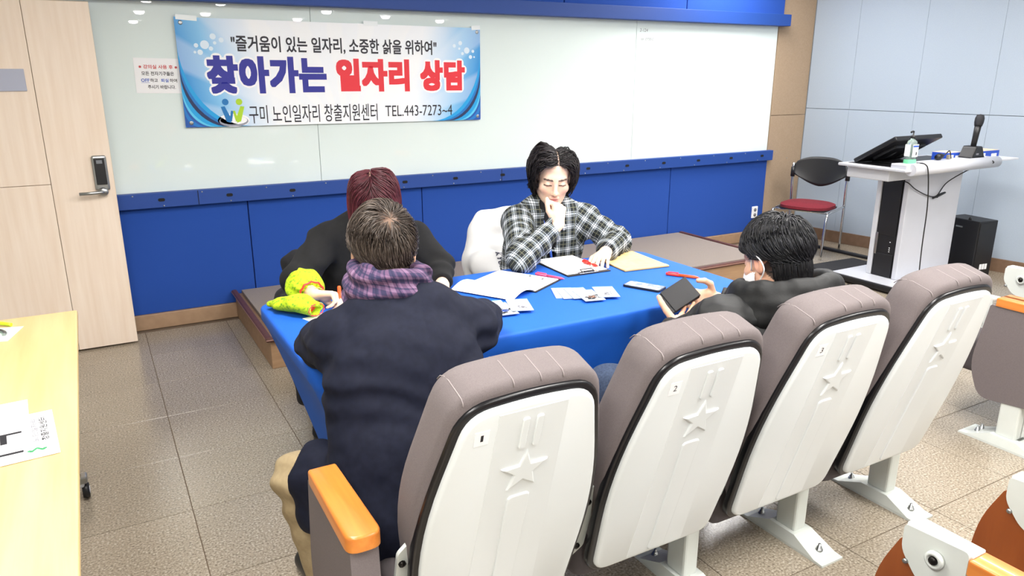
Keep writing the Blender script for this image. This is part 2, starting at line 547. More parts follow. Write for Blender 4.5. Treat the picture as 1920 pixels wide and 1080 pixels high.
# ================================================================ auditorium seats
M_fab = mat('grey_seat_fabric', (118, 109, 109), 0.95, rgb2=(108, 100, 100), scale=500, bump=0.5, bscale=1100)
M_fabdark = mat('dark_grey_seat_fabric', (84, 78, 80), 0.95, bump=0.4, bscale=900)
M_seam = mat('grey_seam_thread', (150, 141, 140), 0.9)
M_shell = mat('ivory_plastic_shell', (224, 229, 230), 0.25, rgb2=(221, 226, 226), scale=3, spec=0.5)
M_gasket = mat('black_rubber_trim', (18, 18, 22), 0.28)
M_ivmetal = mat('ivory_painted_metal', (214, 219, 214), 0.35, rgb2=(208, 213, 208), scale=9)
M_bolt = mat('dark_bolt', (40, 38, 36), 0.35, metal=0.8)
M_brownboard = mat('red_brown_laminate', (150, 78, 32), 0.4, rgb2=(136, 68, 26), scale=3, stretch=(6, 6, 1))

SA = R(16.5)
sU = Vector((0, -math.sin(SA), math.cos(SA)))
sN = Vector((0, -math.cos(SA), -math.sin(SA)))
SEAT_M = Matrix.Translation((0, -0.12, 0.333)) @ axes(Vector((1, 0, 0)), sU, sN).to_4x4()

def outline(grow, b=-0.03, topz=0.648):
    P = [(-0.205, b), (0.205, b), (0.229, 0.33), (0.152, topz), (0.0, topz + 0.012), (-0.152, topz), (-0.229, 0.33)]
    rad = [0.05, 0.05, 0.22, 0.055, 0.3, 0.055, 0.22]
    Q = [Vector(p) for p in rpoly(P, rad, 6)]
    if grow:
        out = []
        n = len(Q)
        for i in range(n):
            t = Q[(i + 1) % n] - Q[i - 1]
            nn = Vector((t.y, -t.x)).normalized()
            out.append(tuple(Q[i] + nn * grow))
        return out
    return [tuple(q) for q in Q]

def cushion_outline():
    P = [(-0.165, -0.05), (0.165, -0.05), (0.212, 0.10), (0.252, 0.36), (0.176, 0.688), (0.0, 0.702), (-0.176, 0.688), (-0.252, 0.36), (-0.212, 0.10)]
    return [tuple(q) for q in rpoly(P, [0.05, 0.05, 0.12, 0.22, 0.07, 0.3, 0.07, 0.22, 0.12], 6)]

STAR = []
for k in range(10):
    r_ = 0.062 if k % 2 == 0 else 0.026
    a_ = PI / 2 + k * PI / 5
    STAR.append((r_ * math.cos(a_), 0.463 + r_ * math.sin(a_)))

def foot_part(root, x):
    p = MB()
    prof = [(-0.185, 0.0), (-0.185, 0.007), (-0.15, 0.010), (-0.055, 0.05), (0.055, 0.05), (0.15, 0.010), (0.185, 0.007), (0.185, 0.0)]
    # tapered ridge: wide in the middle, narrower at the toes
    bm = p.bm
    Lr, Rr = [], []
    for (y, z) in prof:
        w = 0.045 if z > 0.02 else 0.052
        Lr.append(bm.verts.new((x - w, y, z))); Rr.append(bm.verts.new((x + w, y, z)))
    for i in range(len(prof) - 1):
        bm.faces.new((Lr[i], Lr[i + 1], Rr[i + 1], Rr[i]))
    bm.faces.new(Lr); bm.faces.new(list(reversed(Rr)))
    bm.faces.new((Lr[-1], Lr[0], Rr[0], Rr[-1]))
    f = p.build('foot', M_ivmetal, root)
    for y in (-0.128, 0.128):
        MB().lathe([(0.0005, 0), (0.013, 0), (0.013, 0.004), (0.009, 0.005), (0.009, 0.013), (0.005, 0.014), (0.005, 0.024), (0.0005, 0.024)], 10, Matrix.Translation((x, y, 0.0185))).build('anchor_bolt', M_steel, f)
    MB().box((x, 0.0, 0.20), (0.058, 0.085, 0.31), 0.008).build('column', M_ivmetal, root)

def make_seat(name, label):
    t = empty(name)
    tag(t, label, 'seat', 'row of fixed seats in front of the table')
    # upholstered back: outer cushion
    c = MB().prism(cushion_outline(), 0.012, -0.115, None)
    bm = c.bm
    bmesh.ops.recalc_face_normals(bm, faces=bm.faces[:])
    rim = [e for e in bm.edges if all(v.co.z < -0.1 for v in e.verts)]
    bmesh.ops.bevel(bm, geom=rim, offset=0.05, segments=6, profile=0.5, affect='EDGES')
    rim2 = [e for e in bm.edges if all(v.co.z > 0.011 for v in e.verts)]
    bmesh.ops.bevel(bm, geom=rim2, offset=0.02, segments=4, profile=0.5, affect='EDGES')
    for v in bm.verts: v.co = SEAT_M @ v.co
    cu = c.build('back_cushion', M_fab, t, angle=40)
    OL = cushion_outline()
    for x0 in (-0.158, -0.045, 0.02, 0.075):
        zt = max(p[1] + (q[1] - p[1]) * (x0 - p[0]) / (q[0] - p[0] + 1e-9) for p, q in zip(OL, OL[1:] + OL[:1]) if min(p[0], q[0]) <= x0 <= max(p[0], q[0]) and p[1] > 0.3)
        pts = [(x0, zt - 0.012, 0.0115), (x0, zt - 0.005, 0.008), (x0, zt - 0.0005, 0.0), (x0, zt, -0.01), (x0, zt, -0.062), (x0, zt - 0.005, -0.083), (x0, zt - 0.016, -0.101), (x0, zt - 0.034, -0.113)]
        MB().tube([SEAT_M @ Vector(q) for q in pts], 0.0013, 5).build('seam', M_seam, cu)
    # rubber trim and shell
    g = MB().prism(outline(0.017), 0.0, 0.021, None, 0.007, 3)
    for v in g.bm.verts: v.co = SEAT_M @ v.co
    g.build('rubber_trim', M_gasket, t, angle=35)
    s = MB().prism(outline(0.0), 0.0, 0.034, None, 0.010, 4)
    for v in s.bm.verts: v.co = SEAT_M @ v.co
    sh = s.build('back_shell', M_shell, t, angle=35)
    e = MB()
    e.prism(STAR, 0.032, 0.0405, SEAT_M, 0.004, 2)
    e.build('star', M_shell, sh)
    e = MB()
    e.prism([(-0.098, -0.015), (0.098, -0.015), (0.084, 0.640), (-0.084, 0.640)], 0.030, 0.0352, SEAT_M, 0.001, 1)
    e.build('raised_band', M_shell, sh)
    for x in (-0.017, 0.017):
        MB().prism(rrect(0.017, 0.085, 0.005, 3, x, 0.575), 0.034, 0.0395, SEAT_M, 0.002, 1).build('rib', M_shell, sh)
    e = MB()
    e.prism(rrect(0.058, 0.40, 0.012, 3, 0, 0.19), 0.034, 0.0395, SEAT_M, 0.003, 2)
    e.build('rib', M_shell, sh)
    # seat pan with its upholstery
    p = MB().box((0.012, 0.155, 0.32), (0.485, 0.50, 0.165), 0.035, seg=4)
    p.build('seat_cushion', M_fabdark, t, angle=45)
    # hinge plates at both sides with bolts
    for sx in (-1, 1):
        pts = rpoly([(sx * 0.218, 0.03), (sx * 0.255, -0.005), (sx * 0.255, 0.235), (sx * 0.218, 0.28)], 0.01, 3)
        h = MB().prism(pts, -0.03, -0.02, SEAT_M).build('hinge_plate', M_ivmetal, t)
        for u in (0.04, 0.205):
            MB().lathe([(0.0005, 0), (0.009, 0), (0.009, 0.006), (0.0005, 0.008)], 8, SEAT_M @ Matrix.Translation((sx * 0.243, u, -0.02))).build('hinge_bolt', M_bolt, h)
    foot_part(t, 0.2555)
    MB().box((0.2555, 0.02, 0.36), (0.022, 0.20, 0.14), 0.006).build('stanchion', M_ivmetal, t)
    return t

def end_standard(root, x, pivot=True, board=False):
    """aisle-side end: fabric panel, wooden armrest, pedestal"""
    pts = rpoly([(-0.16, 0.22), (0.14, 0.19), (0.20, 0.33), (0.155, 0.625), (-0.185, 0.625), (-0.20, 0.34)], [0.05, 0.05, 0.1, 0.01, 0.01, 0.08], 5)
    Mx = Matrix.Translation((x, 0, 0)) @ axes(Vector((0, 1, 0)), Vector((0, 0, 1)), Vector((1, 0, 0))).to_4x4()
    MB().prism(pts, -0.032, 0.032, Mx).build('side_panel', M_fab, root, angle=40)
    a = rpoly([(-0.04, -0.20), (0.04, -0.20), (0.036, 0.135), (-0.036, 0.135)], [0.03, 0.03, 0.008, 0.008], 5)
    am = MB().prism(a, 0.625, 0.662, Matrix.Translation((x, 0, 0)), 0.007, 3)
    am.build('armrest', M_arm, root, angle=40)
    foot_part(root, x)
    if pivot:
        tablet_pivot(root, x)

def tablet_pivot(root, x, board=False, z=0.62):
    """white pivot bracket of the folding writing board in front of the arm"""
    Mx = Matrix.Translation((x, 0.17, 0)) @ axes(Vector((0, 1, 0)), Vector((0, 0, 1)), Vector((1, 0, 0))).to_4x4()
    pts = rpoly([(0.0, z - 0.13), (0.10, z - 0.10), (0.145, z - 0.045), (0.145, z + 0.02), (0.0, z + 0.03)], [0.02, 0.02, 0.02, 0.012, 0.012], 4)
    b = MB().prism(pts, -0.028, -0.016, Mx, 0.002, 1).build('pivot_bracket', M_ivmetal, root)
    MB().box((x + 0.004, 0.24, z + 0.016), (0.05, 0.15, 0.014), 0.004).build('bracket_flange', M_ivmetal, b)
    MB().lathe([(0.0005, 0), (0.021, 0), (0.021, 0.01), (0.014, 0.014), (0.013, 0.01), (0.0005, 0.01)], 16, Matrix.Translation((x - 0.028, 0.235, z - 0.025)) @ Matrix.Rotation(R(-90), 4, 'Y')).build('pivot_ring', M_ivmetal, b)
    MB().lathe([(0.0005, 0.008), (0.011, 0.008), (0.009, 0.015), (0.0005, 0.017)], 12, Matrix.Translation((x - 0.028, 0.235, z - 0.025)) @ Matrix.Rotation(R(-90), 4, 'Y')).build('pivot_bolt', M_bolt, b)
    for (yy, zz) in ((0.30, z - 0.07), (0.20, z - 0.10)):
        MB().lathe([(0.0005, 0), (0.007, 0), (0.006, 0.004), (0.0005, 0.005)], 8, Matrix.Translation((x - 0.028, yy, zz)) @ Matrix.Rotation(R(-90), 4, 'Y')).build('screw', M_steel, b)
    if board:
        pb = rpoly([(0.155, z - 0.025), (0.20, z - 0.13), (0.215, z - 0.25), (0.19, z - 0.42), (0.02, z - 0.42), (0.0, z - 0.09), (0.11, z - 0.03)], [0.01, 0.05, 0.05, 0.04, 0.04, 0.02, 0.01], 4)
        MB().prism(pb, -0.014, 0.004, Mx, 0.002, 1).build('writing_board', M_brownboard, root)

SEAT_Y = 1.54
SEAT_X = [0.735, 1.246, 1.757, 2.268]
proto = make_seat('auditorium_seat', 'grey and ivory seat marked 1 with wooden armrest, nearest in the row')
labels = ['grey and ivory seat marked 1 with wooden armrest, nearest in the row',
          'grey and ivory seat marked 2, between the seats marked 1 and 3',
          'grey and ivory seat marked 3 behind the person in black puffer jacket',
          'unnumbered grey and ivory seat at the far end of the row']
seats = [proto] + [copy_tree(proto) for _ in range(3)]
for k, o in enumerate(seats):
    o.location = (SEAT_X[k], SEAT_Y, 0)
    o['label'] = labels[k]
for k in range(3):
    st_ = MB().box((0, 0, 0), (0.034, 0.037, 0.001)).build('number_sticker', M_white, seats[k], tuple(SEAT_M @ Vector((-0.118, 0.588, 0.0346))), SEAT_M.to_euler())
    n_ = fit_text(text_mesh(str(k + 1), 0.03, 0.0), 0.0065 if k == 0 else 0.0105, 0.017)
    mobj('number', n_, M_ink, st_, (0.0, 0.001, 0.0009))
end_standard(seats[0], -0.335, False)
# the seat across the aisle to the right
s5 = copy_tree(proto); s5.location = (3.73, 1.53, 0)
s5['label'] = 'grey seat across the aisle at right edge, only armrest and side panel in view'; del s5['group']
end_standard(s5, -0.30)
tablet_pivot(s5, 0.05, False, 0.69)
# two seats of the row nearest the camera, at the lower right corner
def near_seat(x, y, side, label):
    s = copy_tree(proto); s.location = (x + side * 0.30, y, 0)
    x = -side * 0.30
    s['label'] = label; s['group'] = 'seats of the nearest row at lower right'
    a = rpoly([(-0.034, -0.20), (0.034, -0.20), (0.031, 0.17), (-0.031, 0.17)], [0.028, 0.028, 0.006, 0.006], 5)
    MB().prism(a, 0.575, 0.612, Matrix.Translation((x, 0, 0)), 0.006, 3).build('armrest', M_arm, s, angle=40)
    MB().box((x, -0.02, 0.42), (0.03, 0.2, 0.34), 0.008).build('stanchion', M_ivmetal, s)
    foot_part(s, x)
    tablet_pivot(s, x, True, 0.595)
    return s
near_seat(1.535, 0.535, -1, 'seat with white pivot bracket and brown writing board at bottom right corner')
near_seat(1.955, 0.53, 1, 'seat whose brown writing board shows at the lower right frame edge')

# ================================================================ consultation table under a stretch cover
TBX0, TBX1, TBY0, TBY1, TBZ = 0.49, 2.35, 2.09, 2.87, 0.745
M_cloth = mat('royal_blue_stretch_cloth', (8, 90, 196), 0.7, rgb2=(10, 95, 202), scale=500, bump=0.12, bscale=1400)
tb = empty('folding_table', ((TBX0 + TBX1) / 2, (TBY0 + TBY1) / 2, 0))
tag(tb, 'long folding table hidden under the blue stretch cover', 'table')
tw, td = TBX1 - TBX0, TBY1 - TBY0
M_tabletop = mat('grey_table_top', (190, 188, 184), 0.5)
MB().prism(rrect(tw - 0.10, td - 0.10, 0.03), 0.70, 0.736).build('tabletop', M_tabletop, tb)
for sx in (-1, 1):
    for sy in (-1, 1):
        MB().tube([(sx * (tw / 2 - 0.14), sy * (td / 2 - 0.12), 0.70), (sx * (tw / 2 - 0.21), sy * (td / 2 - 0.10), 0.012)], 0.016, 10).build('leg', M_steel, tb)
def cover():
    m = MB()
    rings = []
    def ring(w, d, r, zf, n=10, m_=12):
        P = []
        # outline with extra points along the sides so the hem can arch
        base = rrect(w, d, r, n)
        pts = []
        N = len(base)
        for i in range(N):
            a, b = Vector(base[i]), Vector(base[(i + 1) % N])
            k = m_ if i % (n + 1) == n else 1
            for j in range(k):
                q = a.lerp(b, j / k)
                pts.append(q)
        return [(q.x, q.y, zf(q.x / (w / 2), q.y / (d / 2))) for q in pts]
    spec = [(0.40, 0.40, TBZ), (0.012, 0.012, TBZ), (0.004, 0.004, TBZ - 0.002), (0.0, 0.0, TBZ - 0.008), (0.0, 0.0, TBZ - 0.018)]
    R0 = 0.06
    for (ix, iy, z) in spec:
        rings.append(ring(tw - 2 * ix, td - 2 * min(iy, 0.36), max(0.012, R0 - min(ix, 0.045)), lambda u, v, z=z: z))
    rings.append(ring(tw, td, R0, lambda u, v: TBZ - 0.047))
    for t in (0.06, 0.1, 0.2, 0.35, 0.5, 0.65, 0.8, 0.92, 1.0):
        ix = 0.004 + 0.20 * t ** 0.95; iy = 0.004 + 0.09 * t ** 0.95
        def zf(u, v, t=t):
            hem = 0.012 + 0.13 * max(0.0, 1 - (u * u if abs(v) > 0.97 else v * v)) ** 0.8
            return (TBZ - 0.05) + (hem - (TBZ - 0.05)) * t
        rr_ = ring(tw - 2 * ix, td - 2 * iy, R0 * (1 - 0.6 * t), zf)
        # the stretched faces bow inward between the legs
        out = []
        for (x, y, z) in rr_:
            u, v = x / (tw / 2 - ix), y / (td / 2 - iy)
            k = 0.05 * math.sin(PI * min(1, t)) + 0.03 * t
            out.append((x * (1 - k * 0.35 * max(0, 1 - v * v)) if abs(u) > 0.9 else x, y * (1 - k * max(0, 1 - u * u)) if abs(v) > 0.9 else y, z))
        rings.append(out)
    V = [[m.bm.verts.new(p) for p in rg] for rg in rings]
    for A, B in zip(V, V[1:]):
        for k in range(len(A)):
            f = m.bm.faces.new((A[k], A[(k + 1) % len(A)], B[(k + 1) % len(A)], B[k])); f.smooth = True
    m.bm.faces.new(V[0])
    o = m.build('tablecloth', M_cloth, None, ((TBX0 + TBX1) / 2, (TBY0 + TBY1) / 2, 0))
    return o
cl = cover()
tag(cl, 'royal blue stretch cover fitted over the long consultation table', 'tablecloth')

# ================================================================ papers and things on the table
TZ = TBZ + 0.0005
def sheet(name, c, w, d, rz, th=0.0012, m=None, label=None, cat='paper', group=None, z=None, parent=None):
    o = MB().box((0, 0, th / 2), (w, d, th)).build(name, m or M_white, parent, (c[0], c[1], TZ if z is None else z), (0, 0, R(rz)))
    if label: tag(o, label, cat, group)
    return o
M_redprint = mat('red_print', (206, 60, 60), 0.6)
M_blueprint = mat('blue_print', (52, 92, 190), 0.6)
M_greyprint = mat('grey_print', (120, 120, 128), 0.6)
M_paleprint = mat('pale_blue_print', (190, 214, 236), 0.6)
M_greenprint = mat('green_print', (64, 150, 96), 0.6)
M_brownprint = mat('brown_print', (150, 110, 90), 0.6)
def prints(o, items, z):
    """flat printed patches: (mat, x, y, w, h)"""
    for (m_, x, y, w, h) in items:
        MB().poly([(x - w / 2, y - h / 2, z), (x + w / 2, y - h / 2, z), (x + w / 2, y + h / 2, z), (x - w / 2, y + h / 2, z)]).build('printed_patch', m_, o); z += 0.00015
def ragged(o, m_, x, y, w, h, z, seed):
    """an irregular printed picture"""
    r_ = random.Random(seed); b = MB()
    for k in range(14):
        cx, cy = x + (r_.random() - .5) * w, y + (r_.random() - .5) * h
        n = 6; a0 = r_.random() * 6
        pts = [(cx + math.cos(a0 + i * 2 * PI / n) * w * (0.08 + 0.12 * r_.random()), cy + math.sin(a0 + i * 2 * PI / n) * h * (0.08 + 0.14 * r_.random()), z + k * 2e-5) for i in range(n)]
        b.poly(pts)
    b.build('printed_picture', m_, o)
M_leaf = mat('glossy_leaflet', (176, 190, 210), 0.4)
M_leafw = mat('leaflet_white', (200, 204, 212), 0.4)
M_skyprint = mat('light_blue_print', (150, 196, 232), 0.5)
# two fans of leaflets
def fan(cs, w, d, tags_, group, seed):
    for k, (x, y, rz) in enumerate(cs):
        o = sheet('leaflet', (x, y), w, d, rz, 0.0024, M_leaf, tags_[k], 'leaflet', group, TZ + 0.0026 * k)
        zt = 0.0026
        prints(o, [(M_leafw, 0, d * 0.04, w * 0.90, d * 0.80), (M_skyprint, 0, d * 0.455, w * 0.94, d * 0.06), (M_greyprint, -w * 0.1, d * 0.33, w * 0.6, d * 0.03)], zt)
        if k >= len(cs) - 3:
            ragged(o, M_ink if k == len(cs) - 2 else M_greyprint, w * 0.05, -d * 0.20, w * (0.75 if k == len(cs) - 2 else 0.4), d * (0.34 if k == len(cs) - 2 else 0.2), zt + 0.0006, seed + k)
            if k == len(cs) - 2: ragged(o, M_brownprint if seed > 20 else M_blueprint, w * 0.02, -d * 0.18, w * 0.3, d * 0.18, zt + 0.0012, seed + k + 50)
fan([(1.598, 2.410, -24), (1.612, 2.388, -20), (1.640, 2.366, -17), (1.652, 2.312, -13), (1.735, 2.312, -24)], 0.084, 0.145,
    ['bottom leaflet of the middle fan, its left corner peeking out', 'second leaflet from the bottom of the middle fan on the blue table',
     'leaflet in the centre of the middle fan of leaflets', 'front leaflet of the middle fan with a dark and brown picture', 'rightmost leaflet of the middle fan lying over the others'],
    'middle fan of leaflets', 21)
fan([(1.215, 2.405, -24), (1.232, 2.384, -19), (1.262, 2.372, -14), (1.266, 2.325, -8), (1.345, 2.330, -20)], 0.084, 0.145,
    ['bottom leaflet of the fan beside the navy coat sleeve', 'second leaflet from the bottom of the fan beside the navy coat',
     'third leaflet up in the fan beside the navy coat', 'front leaflet of the fan beside the navy coat with a dark blue picture', 'rightmost leaflet of the fan beside the navy coat'],
    'fan of leaflets beside the coat sleeve', 5)
# document board between the two staff, its sheets flipped over to the left
cb = empty('clipboard', (1.52, 2.66, TZ), R(30))
tag(cb, 'black clipboard with white sheets flipped to the left, between the seated staff', 'clipboard')
MB().box((0, 0, 0.002), (0.22, 0.315, 0.004), 0.0015).build('board', M_black, cb)
def flip(u, v):
    x = 0.106 - u * 0.37
    z = 0.006 + 0.0
    if u > 0.55: z += 0.03 * math.sin((u - 0.55) / 0.45 * PI) * (0.6 + 0.4 * v) * (1 - 0.3 * v)
    return Vector((x, -0.145 + v * 0.295 + 0.012 * max(0, u - 0.5), z))
MB().grid(flip, 28, 4).build('top_sheet', M_white, cb)
MB().box((0.0, 0, 0.0048), (0.21, 0.297, 0.0015)).build('paper_stack', M_white, cb)
for (x, y, w) in ((0.07, -0.09, 0.016), (0.085, -0.02, 0.02)):
    MB().poly([(x - w / 2, y - 0.005, 0.0066), (x + w / 2, y - 0.004, 0.0066), (x + w / 2, y + 0.005, 0.0066), (x - w / 2, y + 0.006, 0.0066)]).build('printed_mark', M_ink, cb)
# young man's clipboard
c2 = empty('clipboard', (1.868, 2.765, TZ), R(-2))
tag(c2, 'black clipboard with white form under the hand of person in plaid shirt', 'clipboard')
MB().box((0, 0, 0.002), (0.225, 0.325, 0.004), 0.0015).build('board', M_black, c2)
MB().box((0, 0.008, 0.0052), (0.212, 0.298, 0.0022)).build('paper_stack', M_white, c2)
ck = MB().box((0.0, -0.148, 0.0065), (0.10, 0.022, 0.005), 0.002).build('clip', M_chrome, c2)
MB().tube([(-0.03, -0.15, 0.01), (-0.03, -0.128, 0.016), (0.03, -0.128, 0.016), (0.03, -0.15, 0.01)], 0.0022, 6).build('clip_lever', M_black, ck)
MB().box((0.0, -0.155, 0.012), (0.05, 0.014, 0.006), 0.002).build('clip_grip', M_black, ck)
MB().tube([(-0.09, 0.13, 0.0068), (-0.02, 0.118, 0.0068), (0.0, 0.12, 0.0068)], 0.0008, 4).build('printed_mark', M_paleprint, c2)
# kraft folder
M_kraft = mat('kraft_envelope', (232, 200, 142), 0.8, rgb2=(226, 192, 132), scale=30)
fo = empty('envelope', (2.155, 2.70, TZ), R(-6))
tag(fo, 'kraft brown document envelope lying at the right end of the table', 'envelope')
MB().box((0, 0, 0.004), (0.235, 0.315, 0.007), 0.002).build('pocket', M_kraft, fo)
MB().box((0.0, -0.145, 0.0082), (0.23, 0.03, 0.0012), 0.0005, seg=1).build('flap', M_kraft, fo)
MB().box((0, 0.0, 0.0008), (0.24, 0.318, 0.0012)).build('backing', M_black, fo)
# phone
ph = empty('smartphone', (1.935, 2.315, TZ), R(26))
tag(ph, 'smartphone in dark case lying face up at the table edge', 'phone')
MB().prism(rrect(0.078, 0.165, 0.011), 0, 0.009, None, 0.002, 2).build('case', M_black, ph)
MB().prism(rrect(0.070, 0.155, 0.009), 0.0085, 0.0096).build('screen', mat('pale_phone_screen', (168, 182, 214), 0.15, rgb2=(120, 132, 176), scale=40, lo=0.45, hi=0.6), ph)
# pens
def pen(name, a, b, r_, col, label, capcol=None):
    a, b = Vector(a), Vector(b)
    t = empty(name, tuple(a))
    tag(t, label, 'pen')
    d = b - a; L_ = d.length
    d.normalize()
    Mq = d.to_track_quat('Z', 'Y').to_matrix().to_4x4()
    MB().lathe([(0.0006, 0), (0.0015, 0.002), (r_ * 0.9, 0.016), (r_, 0.022), (r_, L_ * 0.62)], 12, Mq).build('barrel', col, t)
    MB().lathe([(r_ * 1.12, L_ * 0.6), (r_ * 1.12, L_ * 0.97), (r_ * 0.8, L_), (0.0006, L_)], 12, Mq).build('cap', capcol or col, t)
    cm = MB().box((0, r_ * 1.5, L_ * 0.78), (r_ * 0.7, r_ * 0.5, L_ * 0.32), 0.0006, seg=1)
    for v in cm.bm.verts: v.co = Mq @ v.co
    cm.build('pocket_clip', capcol or col, t)
    return t
M_pink = mat('pink_plastic', (240, 90, 130), 0.35)
M_redpl = mat('red_plastic', (236, 56, 48), 0.3)
M_orange = mat('orange_plastic', (250, 92, 34), 0.3)
pen('pen', (1.708, 2.572, TZ + 0.006), (1.645, 2.708, TZ + 0.006), 0.006, M_pink, 'pink pen lying on the blue table above the fan of leaflets', M_pink)
pen('pen', (2.225, 2.30, TZ + 0.007), (2.145, 2.425, TZ + 0.007), 0.0065, M_orange, 'red and orange marker lying behind the black wallet', M_redpl)

# ================================================================ banner on the board
def banner():
    bw, bh = 2.07, 0.655
    Z0, X0, Yb = 1.595, 1.592, YB - 0.004
    t = empty('banner', (X0, Yb, Z0)); t.rotation_euler = (0, R(0.3), 0)
    tag(t, 'blue and white printed banner with large Korean headline taped to the board', 'banner')
    m, nt, b = newmat('printed_banner_vinyl')
    tc = nd(nt, 'ShaderNodeTexCoord'); sx = nd(nt, 'ShaderNodeSeparateXYZ'); nt.links.new(tc.outputs['Object'], sx.inputs[0])
    ab = nd(nt, 'ShaderNodeMath', operation='ABSOLUTE'); nt.links.new(sx.outputs['X'], ab.inputs[0])
    # blue towards both ends, fading upward and inward, with pale rays
    ad = nd(nt, 'ShaderNodeMath', operation='MULTIPLY_ADD'); ad.inputs[1].default_value = -0.20; nt.links.new(sx.outputs['Z'], ad.inputs[0]); nt.links.new(ab.outputs[0], ad.inputs[2])
    cr = nd(nt, 'ShaderNodeValToRGB')
    e = cr.color_ramp.elements
    e[0].position = 0.52; e[0].color = (*lin((250, 252, 255)), 1)
    e[1].position = 1.0; e[1].color = (*lin((58, 150, 220)), 1)
    q = e.new(0.70); q.color = (*lin((206, 228, 250)), 1)
    q = e.new(0.85); q.color = (*lin((132, 196, 240)), 1)
    nt.links.new(ad.outputs[0], cr.inputs['Fac'])
    mx = nd(nt, 'ShaderNodeMix', data_type='RGBA', blend_type='MIX')
    # rays
    at = nd(nt, 'ShaderNodeMath', operation='ARCTAN2')
    zz = nd(nt, 'ShaderNodeMath', operation='ADD'); zz.inputs[1].default_value = 0.45; nt.links.new(sx.outputs['Z'], zz.inputs[0])
    nt.links.new(sx.outputs['X'], at.inputs[0]); nt.links.new(zz.outputs[0], at.inputs[1])
    mu = nd(nt, 'ShaderNodeMath', operation='MULTIPLY'); mu.inputs[1].default_value = 22; nt.links.new(at.outputs[0], mu.inputs[0])
    si = nd(nt, 'ShaderNodeMath', operation='SINE'); nt.links.new(mu.outputs[0], si.inputs[0])
    mr = nd(nt, 'ShaderNodeMapRange'); mr.inputs[1].default_value = -0.3; mr.inputs[2].default_value = 0.3; mr.inputs[3].default_value = 0.0; mr.inputs[4].default_value = 0.28
    nt.links.new(si.outputs[0], mr.inputs[0])
    nt.links.new(mr.outputs[0], mx.inputs[0]); nt.links.new(cr.outputs['Color'], mx.inputs[6]); mx.inputs[7].default_value = (*lin((236, 243, 254)), 1)
    nt.links.new(mx.outputs[2], b.inputs['Base Color']); b.inputs['Roughness'].default_value = 0.45
    MB().box((0, 0, 0), (bw, 0.002, bh)).build('vinyl_sheet', m, t)
    Mt = Matrix.Rotation(R(90), 4, 'X')      # text plane -> upright, facing the room
    yy = -0.0014
    def put(name, me, x, z, mt, k=0):
        me.transform(Matrix.Translation((x, yy - 0.0003 * k, z)) @ Mt)
        return mobj(name, me, mt, t)
    Mnavy = mat('navy_print', (42, 44, 150), 0.5); Mred = mat('headline_red_print', (232, 44, 58), 0.5); Mwh = mat('white_print', (252, 252, 255), 0.5); Mdk = mat('slogan_dark_print', (34, 32, 44), 0.5)
    def heavy(txt, w, h, inset, r_):
        """heavy letters: the outline swept round a small circle"""
        me = fit_text(text_mesh(txt, 0.2, 0.002, spacing=1.08), w - 2 * inset, h - 2 * inset)
        parts = [(me, Matrix.Identity(4), 0)]
        for rad, n in ((r_, 16), (r_ * 0.5, 8)):
            for k in range(n):
                a = k * 2 * PI / n
                # a squarish sweep keeps the stroke ends flat
                q = rad / max(abs(math.cos(a)), abs(math.sin(a))) if inset == r_ else rad * 1.08
                parts.append((me, Matrix.Translation((q * math.cos(a), q * math.sin(a), -1e-5 * len(parts))), 0))
        return join_meshes('lettering', parts)
    # slogan
    put('slogan_lettering', fit_text(text_mesh('"즐거움이 있는 일자리, 소중한 삶을 위하여"', 0.1, 0.0022), 1.403, 0.104), -0.017, 0.18, Mdk, 3)
    # headline: white keyline under the coloured letters
    for (txt, x, w, h, mt) in (('찾아가는', -0.502, 0.755, 0.232, Mnavy), ('일자리', 0.207, 0.528, 0.218, Mred), ('상담', 0.73, 0.355, 0.214, Mred)):
        put('headline_outline', heavy(txt, w, h, 0.0094, 0.0222), x, -0.008, Mwh, 1)
        put('headline_lettering', heavy(txt, w, h, 0.0094, 0.0094), x, -0.008, mt, 3)
    put('sponsor_lettering', fit_text(text_mesh('구미 노인일자리 창출지원센터', 0.1, 0.0005), 0.87, 0.115), -0.213, -0.255, Mdk, 3)
    put('telephone_lettering', fit_text(text_mesh('TEL.443-7273~4', 0.1, 0.0), 0.52, 0.075), 0.54, -0.25, Mdk, 3)
    # swooshes at the two lower corners
    cols = [mat('cyan_print', (20, 160, 226), 0.5), mat('deep_blue_print', (28, 84, 170), 0.5), mat('navy_swoosh_print', (30, 46, 92), 0.5), mat('sky_print', (92, 200, 240), 0.5), mat('mid_blue_print', (16, 120, 200), 0.5)]
    def swoosh(side, a, b_, mt, k):
        """band between two arcs from the side edge down to the bottom edge"""
        h, w0 = bh / 2, bw / 2
        def arc(s):
            # s: how far in; runs from (edge, z) to (x, bottom)
            zt = -h + 0.50 * s; xb = 0.40 * s
            return [(side * (w0 - xb * (1 - math.cos(u * PI / 2))), -h + (zt + h) * (1 - math.sin(u * PI / 2))) for u in [i / 12 for i in range(13)]]
        A, B = arc(a), arc(b_)
        mb_ = MB()
        g1 = [mb_.bm.verts.new((p[0], yy - 0.0003 * k, p[1])) for p in A]
        g2 = [mb_.bm.verts.new((p[0], yy - 0.0003 * k, p[1])) for p in B]
        for i in range(12):
            try: mb_.bm.faces.new((g1[i], g1[i + 1], g2[i + 1], g2[i]))
            except ValueError: pass
        mb_.build('swoosh', mt, t)
    for side in (-1, 1):
        for (a, b_, ci, k) in ((1.0, 0.86, 0, 1), (0.86, 0.72, 4, 1), (0.76, 0.64, 2, 2), (0.64, 0.50, 0, 1), (0.50, 0.42, 3, 1), (0.42, 0.03, 1, 1), (0.34, 0.22, 4, 2)):
            swoosh(side, a, b_, cols[ci], k)
    # bubbles
    Mbub = mat('bubble_print', (224, 238, 252), 0.5)
    bb = MB()
